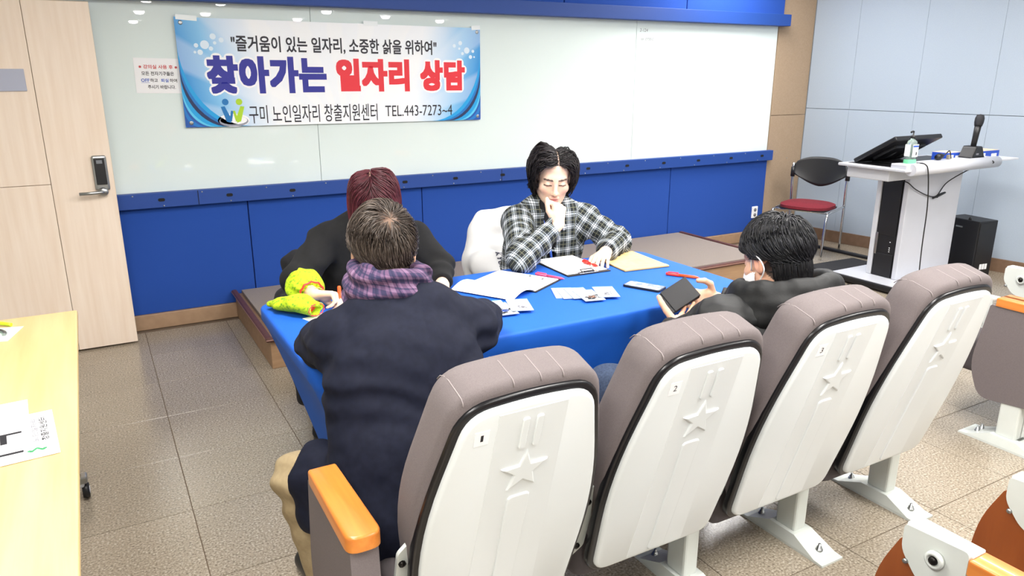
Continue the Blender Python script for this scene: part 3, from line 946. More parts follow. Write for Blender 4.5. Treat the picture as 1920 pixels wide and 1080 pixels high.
    def disc(x, z, r_, k=1):
        bb.poly([(x + r_ * math.cos(a * PI / 9), yy - 0.0003 * k, z + r_ * math.sin(a * PI / 9)) for a in range(18)])
    for (sx_, ox, oz) in ((-1, -0.875, 0.17), (1, 0.925, 0.17)):
        for (x, z, r_) in ((0, 0, 0.026), (-0.052, 0.05, 0.018), (-0.1, 0.03, 0.015), (-0.06, 0.012, 0.01), (0.05, -0.005, 0.013), (0.03, -0.045, 0.016), (-0.035, -0.022, 0.013), (0.06, -0.045, 0.008)):
            disc(ox - sx_ * x * -1, oz + z, r_ * (1 if sx_ < 0 else 0.85))
    bb.build('bubbles', Mbub, t)['kind'] = 'stuff'
    # emblem: two leaning figures on a ring
    Me1 = mat('emblem_blue', (16, 116, 186), 0.5); Me2 = mat('emblem_green', (176, 214, 40), 0.5); Me3 = mat('emblem_grey', (150, 154, 168), 0.5)
    ring = MB(); ex, ez = -0.745, -0.235
    halo = MB(); halo.poly([(ex + 0.098 * math.cos(a * PI / 12), yy - 0.0003, ez - 0.055 + 0.042 * math.sin(a * PI / 12)) for a in range(24)])
    halo.build('emblem_halo', Mwh, t)
    for a in range(24):
        a0, a1 = a * PI / 12, (a + 1) * PI / 12
        ro = lambda an, f: (ex + 0.09 * f * math.cos(an), yy - 0.0007, ez - 0.06 + 0.034 * (f if f == 1 else f - 0.12) * math.sin(an) + (0.0 if f == 1 else 0.006))
        ring.poly([ro(a0, 1), ro(a1, 1), ro(a1, 0.92), ro(a0, 0.92)])
    ring.build('emblem_ring', Me3, t)
    for (sx_, mt) in ((-1, Me1), (1, Me2)):
        f = MB()
        f.poly([(ex + sx_ * 0.042 + 0.02 * math.cos(a * PI / 10), yy - 0.0009, ez + 0.06 + 0.02 * math.sin(a * PI / 10)) for a in range(20)])
        f.poly([(ex + sx_ * p[0], yy - 0.0009, ez + p[1]) for p in ((0.072, 0.03), (0.048, 0.034), (0.014, -0.045), (0.02, -0.07), (0.044, -0.062))])
        f.poly([(ex + sx_ * p[0], yy - 0.0011, ez + p[1]) for p in ((0.028, -0.055), (0.012, -0.062), (-0.002, 0.004), (0.012, 0.006))])
        f.build('emblem_figure', mt, t)
    # eyelets and clear tape at the corners
    for (x, z) in ((-1.0, 0.295), (1.01, 0.30), (-1.0, -0.3), (1.01, -0.3)):
        MB().lathe([(0.006, 0), (0.013, 0), (0.012, 0.002), (0.006, 0.002)], 14, Matrix.Translation((x, -0.001, z)) @ Matrix.Rotation(R(90), 4, 'X')).build('eyelet', M_steel, t)
    Mtape = mat('clear_tape', (240, 246, 248), 0.25)
    for (x, z, w, rz) in ((-0.965, 0.325, 0.12, 3), (1.0, 0.33, 0.07, -4), (0.2, 0.332, 0.10, 1)):
        MB().box((x, -0.0022, z), (w, 0.0006, 0.03), M=Matrix.Rotation(R(rz), 3, 'Y')).build('tape', Mtape, t)
banner()
# notice sheet left of the banner
no = empty('notice_sheet', (0.44, YB + 0.0135, 1.585)); no.rotation_euler = (0, R(1.0), 0)
tag(no, 'white paper notice with red and blue Korean lines taped left of the banner', 'notice')
MB().box((0, 0, 0), (0.265, 0.001, 0.205)).build('sheet', M_white, no)
MtU = Matrix.Rotation(R(90), 4, 'X')
for (txt, x, z, w, h, mt) in (('※ 강의실 사용 후 ※', 0.0, 0.052, 0.215, 0.024, M_redprint), ('모든 전자기구들은', -0.005, 0.013, 0.18, 0.024, M_ink), ('OFF', -0.078, -0.027, 0.046, 0.02, M_blueprint), ('하고', -0.03, -0.027, 0.042, 0.022, M_ink), ('퇴실', 0.03, -0.027, 0.042, 0.022, M_blueprint), ('하여', 0.078, -0.027, 0.042, 0.022, M_ink), ('주시기 바랍니다.', 0.01, -0.066, 0.155, 0.023, M_ink)):
    me = fit_text(text_mesh(txt, 0.03, 0.0006), w, h); me.transform(Matrix.Translation((x, -0.0012, z)) @ MtU)
    mobj('printed_line', me, mt, no)
MB().box((-0.078, -0.0012, -0.041), (0.046, 0.0002, 0.0016)).build('underline', M_blueprint, no)
# faint marker notes on the board
for (txt, x, z, w) in (('2-124', 4.17, 1.945, 0.085), ('tel. 0700-0', 4.21, 1.875, 0.135)):
    me = fit_text(text_mesh(txt, 0.05, 0.0, shear=0.2), w, None); me.transform(Matrix.Translation((x, YB + 0.0145, z)) @ MtU)
    mobj('marker_note', me, M_greyprint, wb)
# power outlet at the blue panel's end
ou = empty('power_outlet', (5.64, YB - 0.0, 0.285))
tag(ou, 'white power outlet low on the wall beside the right end of blue panels', 'outlet')
MB().box((0, -0.006, 0), (0.075, 0.012, 0.115), 0.004).build('cover_plate', M_white, ou)
for z in (-0.025, 0.025):
    MB().lathe([(0.0005, 0), (0.018, 0), (0.017, 0.003), (0.0005, 0.003)], 14, Matrix.Translation((0, -0.012, z)) @ Matrix.Rotation(R(90), 4, 'X')).build('socket', M_greyprint, ou)
# ================================================================ lectern
M_lwhite = mat('white_lectern_laminate', (206, 208, 216), 0.3, rgb2=(202, 204, 212), scale=4)
M_lgrey = mat('light_grey_lectern_edge', (206, 208, 214), 0.35)
M_blackpanel = mat('black_lectern_panel', (20, 20, 24), 0.5, bump=0.2, bscale=700)
lc = empty('lectern', (5.5, 3.5, 0))
tag(lc, 'white multimedia lectern with black front strip standing on a low base', 'lectern')
def lb(name, x0, x1, y0, y1, z0, z1, m, bev=0.006, parent=None):
    return MB().box(((x0 + x1) / 2 - 5.5, (y0 + y1) / 2 - 3.5, (z0 + z1) / 2), (x1 - x0, y1 - y0, z1 - z0), bev).build(name, m, parent or lc)
lb('base', 5.09, 5.98, 3.14, 3.80, 0.012, 0.062, M_blackpanel, 0.012)
lb('base_top', 5.10, 5.97, 3.155, 3.79, 0.060, 0.068, M_lwhite, 0.003)
lb('side_panel', 5.28, 5.95, 3.36, 3.40, 0.068, 0.93, M_lwhite)
lb('side_panel', 5.28, 5.95, 3.58, 3.62, 0.068, 0.93, M_lgrey)
lb('rear_panel', 5.91, 5.945, 3.40, 3.58, 0.068, 0.93, M_lgrey)
bp_ = lb('equipment_bay', 5.292, 5.90, 3.40, 3.58, 0.068, 0.93, M_blackpanel, 0.003)
lb('bay_door', 5.284, 5.295, 3.415, 3.565, 0.40, 0.915, M_black, 0.003, bp_)
lb('bay_door', 5.284, 5.295, 3.415, 3.565, 0.075, 0.25, M_blackpanel, 0.003, bp_)
lb('rack_rail', 5.280, 5.292, 3.555, 3.575, 0.24, 0.41, M_steel, 0.002, bp_)
for z in (0.27, 0.285, 0.30, 0.345):
    lb('indicator', 5.289, 5.292, 3.45, 3.458, z, z + 0.006, M_white, 0, bp_)
MB().lathe([(0.0005, 0), (0.026, 0), (0.026, 0.004), (0.0005, 0.004)], 18, Matrix.Translation((5.284 - 5.5, 3.47 - 3.5, 0.86)) @ Matrix.Rotation(R(-90), 4, 'Y')).build('badge', mat('grey_badge', (84, 86, 92), 0.4), bp_)
# top: deck, rounded front roll, keyboard drawer
dk = lb('desk_top', 4.84, 5.93, 3.12, 3.66, 0.945, 0.965, M_lwhite, 0.006)
lb('desk_mat', 4.90, 5.86, 3.20, 3.62, 0.964, 0.968, M_black, 0.001, dk)
MB().tube([(4.90 - 5.5, 3.125 - 3.5, 0.962), (5.94 - 5.5, 3.125 - 3.5, 0.962)], 0.042, 20).build('front_roll', M_lwhite, lc)
lb('raised_ledge', 4.86, 5.93, 3.13, 3.25, 0.962, 0.998, M_lwhite, 0.006)
lb('keyboard_drawer', 4.90, 5.27, 3.28, 3.62, 0.862, 0.942, M_lgrey, 0.006)
lb('side_shelf', 5.93, 6.32, 3.16, 3.40, 0.955, 0.968, M_lgrey, 0.003)
# touch monitor on a tilt stand
mo = empty('monitor', (5.17, 3.42, 0.968))
tag(mo, 'black flat monitor tilted back on the white lectern', 'monitor')
Mm = Matrix.Translation((0, 0.0, 0.105)) @ Matrix.Rotation(R(-31), 4, 'X')
def mbx(name, c, d, m, bev=0.004, parent=None):
    b = MB().box(c, d, bev)
    for v in b.bm.verts: v.co = Mm @ v.co
    return b.build(name, m, parent or mo)
mbx('housing', (0, 0, 0), (0.54, 0.36, 0.034), M_black, 0.008)
mbx('screen', (0, 0, 0.0172), (0.50, 0.32, 0.002), mat('dark_screen_glass', (10, 10, 14), 0.08), 0)
mbx('rear_cover', (0, 0.0, -0.025), (0.36, 0.20, 0.03), M_black, 0.01)
MB().box((0, 0.02, 0.006), (0.22, 0.2, 0.012), 0.004).build('stand_foot', M_black, mo)
for x in (-0.07, 0.07):
    MB().tube([(x, 0.10, 0.012), (x, 0.0, 0.06), (x, -0.06, 0.11)], 0.010, 8).build('stand_arm', M_steel, mo)
# hand sanitiser
sa = empty('sanitizer_bottle', (4.975, 3.19, 0.998))
tag(sa, 'clear pump bottle of hand sanitizer with green base on the lectern edge', 'bottle')
M_clear = mat('clear_plastic', (222, 240, 236), 0.12, trans=0.75, ior=1.3)
MB().prism(rrect(0.085, 0.06, 0.022), 0, 0.028, None, 0.003, 2).build('gel_base', mat('green_gel', (120, 210, 160), 0.2), sa)
bt = MB().lathe([(0.001, 0.028), (0.042, 0.028), (0.042, 0.13), (0.036, 0.15), (0.018, 0.162), (0.016, 0.172), (0.001, 0.172)], 24)
for v in bt.bm.verts: v.co.y *= 0.72
bt.build('bottle_body', M_clear, sa)
MB().box((-0.0, -0.031, 0.088), (0.062, 0.001, 0.085)).build('label', M_white, sa)
MB().box((-0.0, -0.0318, 0.118), (0.058, 0.0008, 0.012)).build('label_band', M_blueprint, sa)
MB().box((0.012, -0.0318, 0.068), (0.012, 0.0008, 0.022)).build('label_mark', M_ink, sa)
MB().box((-0.0425, 0, 0.09), (0.001, 0.04, 0.08)).build('label', M_white, sa)
pu = MB().lathe([(0.001, 0.170), (0.017, 0.170), (0.017, 0.188), (0.008, 0.192), (0.005, 0.194), (0.005, 0.212), (0.001, 0.212)], 16)
pu.build('collar', M_black, sa)
MB().tube([(0.0, 0, 0.215), (-0.012, 0, 0.218), (-0.034, -0.004, 0.213)], 0.0065, 8).build('pump_nozzle', M_black, sa)
# headset / clip microphone with cable
hs = empty('headset', (5.33, 3.20, 0.998))
tag(hs, 'small black microphone with wire clip lying on the lectern ledge', 'microphone')
MB().lathe([(0.0005, -0.03), (0.018, -0.028), (0.024, 0.0), (0.018, 0.03), (0.0005, 0.032)], 14, Matrix.Translation((0, 0, 0.025)) @ Matrix.Rotation(R(80), 4, 'Y')).build('capsule', M_black, hs)
MB().tube(spline([(0.03, 0, 0.02), (0.07, -0.01, 0.05), (0.12, 0.0, 0.06), (0.15, 0.0, 0.005)], 6), 0.004, 6).build('boom', M_black, hs)
MB().box((0.135, 0.01, 0.016), (0.03, 0.02, 0.03), 0.003).build('clip', mat('clip_tan', (150, 140, 120), 0.4), hs)
# cordless microphone in its charging cradle
mi = empty('microphone', (5.72, 3.19, 0.998))
tag(mi, 'black handheld microphone standing in a charging cradle on the lectern', 'microphone')
cr_ = MB(); cr_.prism(rpoly([(-0.085, 0), (0.085, 0), (0.055, 0.055), (0.04, 0.085), (-0.04, 0.085), (-0.055, 0.055)], 0.012), -0.05, 0.05, Matrix.Rotation(R(90), 4, 'X'), 0.01, 2)
cr_.build('cradle', M_black, mi)
Mk = Matrix.Translation((0.0, 0, 0.08)) @ Matrix.Rotation(R(7), 4, 'Y')
MB().lathe([(0.001, -0.02), (0.018, -0.02), (0.021, 0.10), (0.023, 0.15), (0.001, 0.15)], 18, Mk).build('handle', M_black, mi)
MB().lathe([(0.001, 0.149), (0.026, 0.15), (0.0275, 0.16), (0.031, 0.175), (0.031, 0.205), (0.024, 0.228), (0.001, 0.235)], 18, Mk).build('grille', mat('dark_mesh_grille', (44, 44, 48), 0.5, metal=0.5, bump=0.6, bscale=900), mi)
MB().box((-0.02, -0.051, 0.03), (0.03, 0.002, 0.012)).build('switch', M_greyprint, mi)
# carton on the side shelf
M_carton = mat('blue_carton', (36, 76, 184), 0.5)
for (x, y, w, lab) in ((5.62, 3.32, 0.16, 'small blue carton half hidden behind the microphone cradle'), (5.99, 3.28, 0.28, 'open blue and tan carton lying right of the microphone cradle')):
    bx = empty('carton', (x, y, 0.969 if x < 5.9 else 0.9685))
    tag(bx, lab, 'box', 'blue cartons on the lectern')
    MB().box((0, 0, 0.032), (w, 0.13, 0.062), 0.002).build('box_body', M_carton, bx)
    MB().box((0, 0, 0.0645), (w - 0.004, 0.124, 0.003)).build('box_flap', mat('tan_card', (208, 190, 166), 0.8), bx)
    MB().box((-w * 0.22, -0.0655, 0.03), (0.03, 0.001, 0.036)).build('white_print', M_white, bx)
    MB().box((w * 0.25, -0.0655, 0.03), (0.07, 0.001, 0.022)).build('white_print', M_white, bx)
# cables
def cable(pts, r_, label, name='cable', n=6):
    o = MB().tube(spline(pts, n), r_, 6).build(name, M_black)
    tag(o, label, 'cable')
    return o
cable([(4.98, 3.14, 1.003), (4.99, 3.085, 1.0), (5.02, 3.072, 0.94), (5.10, 3.09, 0.70), (5.16, 3.12, 0.40), (5.2, 3.13, 0.15), (5.21, 3.10, 0.005)], 0.0045, 'black cable hanging down the front of the white lectern to the floor')
cb2 = cable([(5.283, 3.45, 0.83), (5.26, 3.36, 0.82), (5.33, 3.34, 0.77), (5.50, 3.345, 0.71), (5.62, 3.345, 0.70), (5.72, 3.335, 0.80), (5.80, 3.20, 0.92), (5.82, 3.078, 0.965), (5.80, 3.15, 1.002)], 0.004, 'thin cable looped across the lectern side and tied in the middle')
MB().tube(spline([(5.56, 3.338, 0.685), (5.62, 3.33, 0.70), (5.70, 3.33, 0.72), (5.63, 3.33, 0.71), (5.60, 3.33, 0.69)], 5), 0.007, 6).build('cable_tie', M_black, cb2)
cable([(5.20, 3.10, 0.006), (5.0, 3.12, 0.006), (4.86, 3.32, 0.006), (4.93, 3.55, 0.006), (5.06, 3.60, 0.006)], 0.006, 'black cable curving over the floor at the lectern base')
# mats behind the lectern
M_mesh = mat('black_ribbed_mat', (48, 48, 52), 0.8, rgb2=(24, 24, 27), scale=260, stretch=(1, 1, 1), bump=0.8, bscale=260)
fm = MB().prism(rrect(0.60, 0.26, 0.02), 0, 0.012, None, 0.004, 2).build('floor_mat', M_mesh, None, (5.54, 4.03, 0.001), (0, 0, R(-2)))
tag(fm, 'dark ribbed floor mat left of the lectern', 'mat')
tr = MB().box((0, 0, 0.012), (0.05, 0.62, 0.024), 0.006).build('cable_cover', M_black, None, (5.95, 4.31, 0.001), (0, 0, R(2)))
tag(tr, 'long black cable cover on the floor between chair and lectern', 'cable cover')
# black cabinet by the wall
bc = empty('cabinet', (6.22, 3.38, 0)); bc.rotation_euler = (0, 0, R(-8))
tag(bc, 'small black cabinet with three white stickers behind the lectern', 'cabinet')
MB().box((0, 0, 0.235), (0.21, 0.30, 0.46), 0.006).build('body', M_black, bc)
MB().box((0, -0.152, 0.24), (0.19, 0.006, 0.42), 0.003).build('front_panel', M_black, bc)
MB().box((-0.107, 0.02, 0.40), (0.006, 0.06, 0.012), 0.002).build('handle', M_steel, bc)
for k in range(3):
    MB().box((-0.02 + 0.030 * k, -0.1558, 0.09), (0.025, 0.001, 0.045)).build('sticker', M_white, bc)
MB().lathe([(0.0005, 0), (0.012, 0), (0.008, 0.018), (0.0005, 0.022)], 12, Matrix.Translation((-0.09, -0.05, 0.466))).build('knob', M_black, bc)

# ================================================================ visitor chair in the corner
M_redseat = mat('dark_red_cushion', (122, 24, 40), 0.85, rgb2=(110, 19, 35), scale=90, bump=0.3)
vc = empty('visitor_chair', (5.69, 4.56, 0), R(110))
tag(vc, 'chrome framed chair with red seat and black perforated back in the corner', 'chair')
# local frame: +y is the way the chair faces
def vseat(u, v):
    a = u * 2 * PI
    x = 0.225 * math.copysign(abs(math.cos(a)) ** 0.7, math.cos(a)) * v
    y = 0.215 * math.copysign(abs(math.sin(a)) ** 0.7, math.sin(a)) * v + 0.02
    return Vector((x, y, 0.455 + 0.02 * (1 - v ** 6) - 0.018 * max(0, (y - 0.1)) / 0.13))
m = MB()
m.grid(vseat, 36, 8)
m.prism([(0.225 * math.copysign(abs(math.cos(a)) ** 0.7, math.cos(a)), 0.215 * math.copysign(abs(math.sin(a)) ** 0.7, math.sin(a)) + 0.02) for a in [k * 2 * PI / 36 for k in range(36)]], 0.428, 0.452)
m.build('seat', M_redseat, vc)
MB().prism(rrect(0.43, 0.41, 0.08, 5, 0, 0.02), 0.418, 0.43).build('seat_shell', M_black, vc)
def vback(u, v):
    x = (u - 0.5) * 2
    w = 0.25
    zc = 0.70 + 0.02
    hh = 0.135 * (1 - 0.35 * abs(x) ** 3)
    return Vector((x * w * (1 - 0.12 * (2 * v - 1) ** 2), -0.205 - 0.045 * (1 - x * x) - 0.03 * (v - 0.5), zc + (v * 2 - 1) * hh * (1 if v > 0.5 else (1 - 0.55 * abs(x) ** 1.5))))
m = MB().grid(vback, 20, 10)
bk = m.build('backrest', M_black, vc, smooth=True)
sol = bk.modifiers.new('thickness', 'SOLIDIFY'); sol.thickness = 0.012
hl = MB()
for i in range(7):
    for j in range(4):
        p = vback(0.2 + i * 0.1, 0.22 + j * 0.18)
        hl.lathe([(0.0003, 0), (0.006, 0), (0.0003, 0.0015)], 8, Matrix.Translation(p + Vector((0, 0.001, 0))) @ Matrix.Rotation(R(-90), 4, 'X'))
hl.build('perforation', M_dark, bk)['kind'] = 'stuff'
for s in (-1, 1):
    MB().tube(spline([(s * 0.245, -0.235, 0.01), (s * 0.245, -0.225, 0.40), (s * 0.248, -0.21, 0.62), (s * 0.25, -0.215, 0.79)], 5), 0.0115, 10).build('leg', M_chrome, vc)
    MB().tube(spline([(s * 0.245, -0.225, 0.42), (s * 0.245, 0.0, 0.415), (s * 0.245, 0.17, 0.41), (s * 0.243, 0.225, 0.37), (s * 0.243, 0.25, 0.2), (s * 0.243, 0.27, 0.01)], 5), 0.0115, 10).build('leg', M_chrome, vc)
    MB().tube([(s * 0.25, -0.212, 0.66), (s * 0.25, -0.212, 0.75)], 0.02, 10).build('back_joint', M_black, vc)
MB().tube([(-0.243, 0.17, 0.41), (0.243, 0.17, 0.41)], 0.009, 8).build('cross_bar', M_chrome, vc)

# ================================================================ side desk at the left with papers
sd = empty('side_desk', (-0.62, 2.1, 0))
tag(sd, 'yellow birch desk on castors at the left edge', 'desk')
DX1, DY0, DY1 = -0.119, 0.9, 3.215
MB().box(((DX1 - 0.72) / 2 + 0.62, (DY0 + DY1) / 2 - 2.1, 0.707), (DX1 + 0.72, DY1 - DY0, 0.028), 0.006).build('desk_top', M_desk, sd)
for y in (DY0 + 0.15, DY1 - 0.15):
    MB().box((0.25, y - 2.1, 0.38), (0.04, 0.05, 0.62), 0.006).build('leg', M_steel, sd)
    MB().box((0.085, y - 2.1, 0.085), (0.72, 0.05, 0.03), 0.006).build('foot_bar', M_steel, sd)
    for x in (0.42, -0.24):
        ca = MB().box((x, y - 2.1, 0.075), (0.026, 0.036, 0.05), 0.008).build('castor', M_lgrey, sd)
        MB().lathe([(0.001, -0.012), (0.028, -0.012), (0.031, 0), (0.028, 0.012), (0.001, 0.012)], 16, Matrix.Translation((x + 0.014, y - 2.1, 0.0325)) @ Matrix.Rotation(R(90), 4, 'Y')).build('wheel', M_black, ca)
        MB().lathe([(0.001, -0.013), (0.015, -0.013), (0.015, 0.0135), (0.001, 0.0135)], 14, Matrix.Translation((x + 0.0145, y - 2.1, 0.0325)) @ Matrix.Rotation(R(90), 4, 'Y')).build('hub', M_lgrey, ca)
MB().box((-0.15, 0.0, 0.5), (0.018, DY1 - DY0 - 0.4, 0.34), 0.003).build('modesty_panel', M_desk, sd)
DZ = 0.7215
def desk_print(o, txt, x, y, w, h, rz, mt, z):
    me = fit_text(text_mesh(txt, 0.05, 0.001), w, h)
    mobj('printed_line', me, mt, o, (x, y, z), (0, 0, R(rz)))
g_ = sheet('printed_form', (-0.335, 2.235), 0.20, 0.17, 4, 0.001, M_white, 'white printed grid form overlapping the big lettered sheet on the side desk', 'paper', None, DZ + 0.003)
for k in range(5):
    MB().box((-0.03 + 0.03 * k, 0, 0.0012), (0.0015, 0.16, 0.0003)).build('grid_line', M_paleprint, g_)
for k in range(7):
    MB().box((0.03, -0.07 + 0.023 * k, 0.0012), (0.13, 0.0012, 0.0003)).build('grid_line', M_paleprint, g_)
b_ = sheet('lettered_sheet', (-0.335, 2.065), 0.335, 0.285, 5, 0.0012, M_white, 'white sheet with large dark Korean lettering on the yellow side desk', 'paper', None, DZ + 0.0015)
desk_print(b_, '구직', 0.032, -0.045, 0.17, 0.125, 90, M_ink, 0.0015)
desk_print(b_, '노인일자리', 0.122, 0.025, 0.15, 0.014, 90, M_greyprint, 0.0015)
desk_print(b_, '창출지원센터', 0.142, 0.025, 0.15, 0.018, 90, M_ink, 0.0015)
lg2 = MB()
for s in (-1, 1):
    lg2.poly([(0.122 + s * 0.016 + 0.005 * math.cos(a * PI / 6), -0.098 + s * 0.0 + 0.005 * math.sin(a * PI / 6), 0.0016) for a in range(12)])
lg2.poly([(0.104, -0.106, 0.0016), (0.112, -0.108, 0.0016), (0.122, -0.094, 0.0016), (0.132, -0.108, 0.0016), (0.14, -0.106, 0.0016), (0.124, -0.085, 0.0016), (0.120, -0.085, 0.0016)])
lg2.build('emblem', M_greenprint, b_)
k_ = sheet('card', (-0.375, 3.02), 0.14, 0.16, -14, 0.0012, mat('pale_green_card', (216, 240, 222), 0.6), 'pale green card with grey clip lying on the far end of the side desk', 'card', None, DZ)
MB().tube(spline([(-0.05, 0.03, 0.006), (0.0, 0.035, 0.008), (0.035, 0.005, 0.006), (0.04, -0.02, 0.005)], 5), 0.006, 8).build('metal_clip', M_steel, k_)
lm = MB().tube(spline([(-0.06, 0.0, 0.006), (0.0, 0.02, 0.012), (0.06, 0.0, 0.006)], 6), 0.007, 8).build('lime_strap', mat('lime_plastic', (196, 224, 48), 0.4), None, (-0.385, 3.115, DZ), (0, 0, R(-10)))
tag(lm, 'lime green strap at the far edge of the side desk', 'strap')
# ================================================================ implicit surfaces -> one continuous mesh
def v3(*a):
    return np.array(a[0] if len(a) == 1 else a, dtype=np.float64)
def nrm(v):
    v = v3(v); return v / (np.linalg.norm(v) + 1e-12)

class Fr:
    """local frame: x right, y forward, z up"""
    def __init__(s, c, fwd, up=(0, 0, 1), sc=1.0):
        s.c = v3(c); s.f = nrm(fwd)
        r = np.cross(s.f, v3(up)); s.r = nrm(r); s.u = np.cross(s.r, s.f); s.s = sc
        s.R = np.stack([s.r, s.f, s.u], 1)
    def pt(s, x, y, z): return s.c + s.s * (s.r * x + s.f * y + s.u * z)
    def dr(s, x, y, z): return s.r * x + s.f * y + s.u * z
    def loc(s, P): return ((P - s.c) @ s.R) / s.s

class Sdf:
    def __init__(s, lo, hi, h):
        s.lo = v3(lo); s.h = h
        n = np.ceil((v3(hi) - s.lo) / h).astype(int) + 1
        s.ax = [(s.lo[i] + np.arange(n[i]) * h).astype(np.float32) for i in range(3)]
        s.D = np.full(tuple(n), 1.0, np.float32)
    def _sl(s, lo, hi):
        sl = []
        for i in range(3):
            a = int(np.clip(np.floor((lo[i] - s.lo[i]) / s.h), 0, len(s.ax[i]) - 1))
            b = int(np.clip(np.ceil((hi[i] - s.lo[i]) / s.h) + 1, a + 1, len(s.ax[i])))
            sl.append(slice(a, b))
        return tuple(sl)
    def _P(s, sl):
        return s.ax[0][sl[0]][:, None, None], s.ax[1][sl[1]][None, :, None], s.ax[2][sl[2]][None, None, :]
    def _put(s, sl, d, k, op):
        A = s.D[sl]
        if op == 'u':
            if k > 0:
                h = np.maximum(k - np.abs(A - d), 0) / k
                s.D[sl] = np.minimum(A, d) - h * h * (k * 0.25)
            else: s.D[sl] = np.minimum(A, d)
        elif op == 's':
            d = -d
            if k > 0:
                h = np.maximum(k - np.abs(A - d), 0) / k
                s.D[sl] = np.maximum(A, d) + h * h * (k * 0.25)
            else: s.D[sl] = np.maximum(A, d)
        else:
            s.D[sl] = np.maximum(A, d)
    def cone(s, a, b, ra, rb, k=0.02, n=None, fl=1.0, op='u'):
        a, b = v3(a), v3(b); R_ = max(ra, rb); m = R_ + k + 3 * s.h
        sl = s._sl(np.minimum(a, b) - m, np.maximum(a, b) + m)
        X, Y, Z = s._P(sl)
        vx, vy, vz = X - np.float32(a[0]), Y - np.float32(a[1]), Z - np.float32(a[2])
        ba = b - a
        if n is not None:
            n = nrm(n)
            q = (vx * n[0] + vy * n[1] + vz * n[2]) * np.float32(1.0 / fl - 1)
            vx, vy, vz = vx + q * np.float32(n[0]), vy + q * np.float32(n[1]), vz + q * np.float32(n[2])
            ba = ba + n * (ba @ n) * (1.0 / fl - 1)
        L2 = float(ba @ ba) + 1e-12
        t = np.clip((vx * np.float32(ba[0]) + vy * np.float32(ba[1]) + vz * np.float32(ba[2])) / np.float32(L2), 0, 1)
        d = np.sqrt((vx - t * np.float32(ba[0])) ** 2 + (vy - t * np.float32(ba[1])) ** 2 + (vz - t * np.float32(ba[2])) ** 2) - (np.float32(ra) + t * np.float32(rb - ra))
        s._put(sl, d, k, op); return s
    def ell(s, c, r, Rm=None, k=0.015, op='u'):
        c, r = v3(c), v3(r); m = float(r.max()) + k + 3 * s.h
        sl = s._sl(c - m, c + m)
        X, Y, Z = s._P(sl)
        x, y, z = X - np.float32(c[0]), Y - np.float32(c[1]), Z - np.float32(c[2])
        if Rm is not None:
            Rm = np.asarray(Rm, np.float32)
            x, y, z = (x * Rm[0, i] + y * Rm[1, i] + z * Rm[2, i] for i in range(3))
        x, y, z = x / np.float32(r[0]), y / np.float32(r[1]), z / np.float32(r[2])
        k0 = np.sqrt(x * x + y * y + z * z)
        k1 = np.sqrt((x / np.float32(r[0])) ** 2 + (y / np.float32(r[1])) ** 2 + (z / np.float32(r[2])) ** 2)
        d = k0 * (k0 - 1) / np.maximum(k1, 1e-6)
        s._put(sl, d, k, op); return s
    def half(s, p, n, lo=None, hi=None):
        """keep the side behind the plane (p, normal n), optionally only inside a box"""
        p, n = v3(p), nrm(n)
        sl = s._sl(lo if lo is not None else s.lo, hi if hi is not None else s.lo + 99)
        X, Y, Z = s._P(sl)
        d = (X - np.float32(p[0])) * np.float32(n[0]) + (Y - np.float32(p[1])) * np.float32(n[1]) + (Z - np.float32(p[2])) * np.float32(n[2])
        s._put(sl, d, 0, 'i'); return s
    # head-frame helpers
    def hell(s, F, c, r, k=0.015, op='u'): return s.ell(F.pt(*c), v3(r) * F.s, F.R, k, op)
    def hcone(s, F, a, b, ra, rb, k=0.015, op='u', n=None, fl=1.0): return s.cone(F.pt(*a), F.pt(*b), ra * F.s, rb * F.s, k, None if n is None else F.dr(*n), fl, op)
    def chain(s, pts, rad, k=0.02, n=None, fl=1.0):
        for i in range(len(pts) - 1): s.cone(pts[i], pts[i + 1], rad[i], rad[i + 1], k, n, fl)
        return s
    def displace(s, fn, band=0.03):
        """fold relief: shift the surface by fn(points)"""
        I = np.nonzero(np.abs(s.D) < band)
        P = np.stack([s.ax[i][I[i]] for i in range(3)], 1).astype(np.float64)
        s.D[I] += fn(P).astype(np.float32); return s
    def mesh(s):
        D = s.D; ins = D < 0
        c = [ins[i:D.shape[0] - 1 + i, j:D.shape[1] - 1 + j, k:D.shape[2] - 1 + k] for i in (0, 1) for j in (0, 1) for k in (0, 1)]
        anyv = c[0].copy(); allv = c[0].copy()
        for q in c[1:]: anyv |= q; allv &= q
        I, J, K = np.nonzero(anyv & ~allv)
        idx = np.full(anyv.shape, -1, np.int32); idx[I, J, K] = np.arange(len(I))
        off = [(i, j, k) for i in (0, 1) for j in (0, 1) for k in (0, 1)]
        vals = np.stack([D[I + a, J + b, K + e] for a, b, e in off], 1).astype(np.float64)
        acc = np.zeros((len(I), 3)); cnt = np.zeros(len(I))
        O = np.array(off, float)
        for a in range(8):
            for b in range(a + 1, 8):
                if np.abs(O[a] - O[b]).sum() != 1: continue
                va, vb = vals[:, a], vals[:, b]
                m = (va < 0) != (vb < 0)
                t = np.where(m, va / np.where(m, va - vb, 1), 0)[:, None]
                acc += np.where(m[:, None], O[a] + (O[b] - O[a]) * t, 0); cnt += m
        V = s.lo + (np.stack([I, J, K], 1) + acc / np.maximum(cnt, 1)[:, None]) * s.h
        F = []
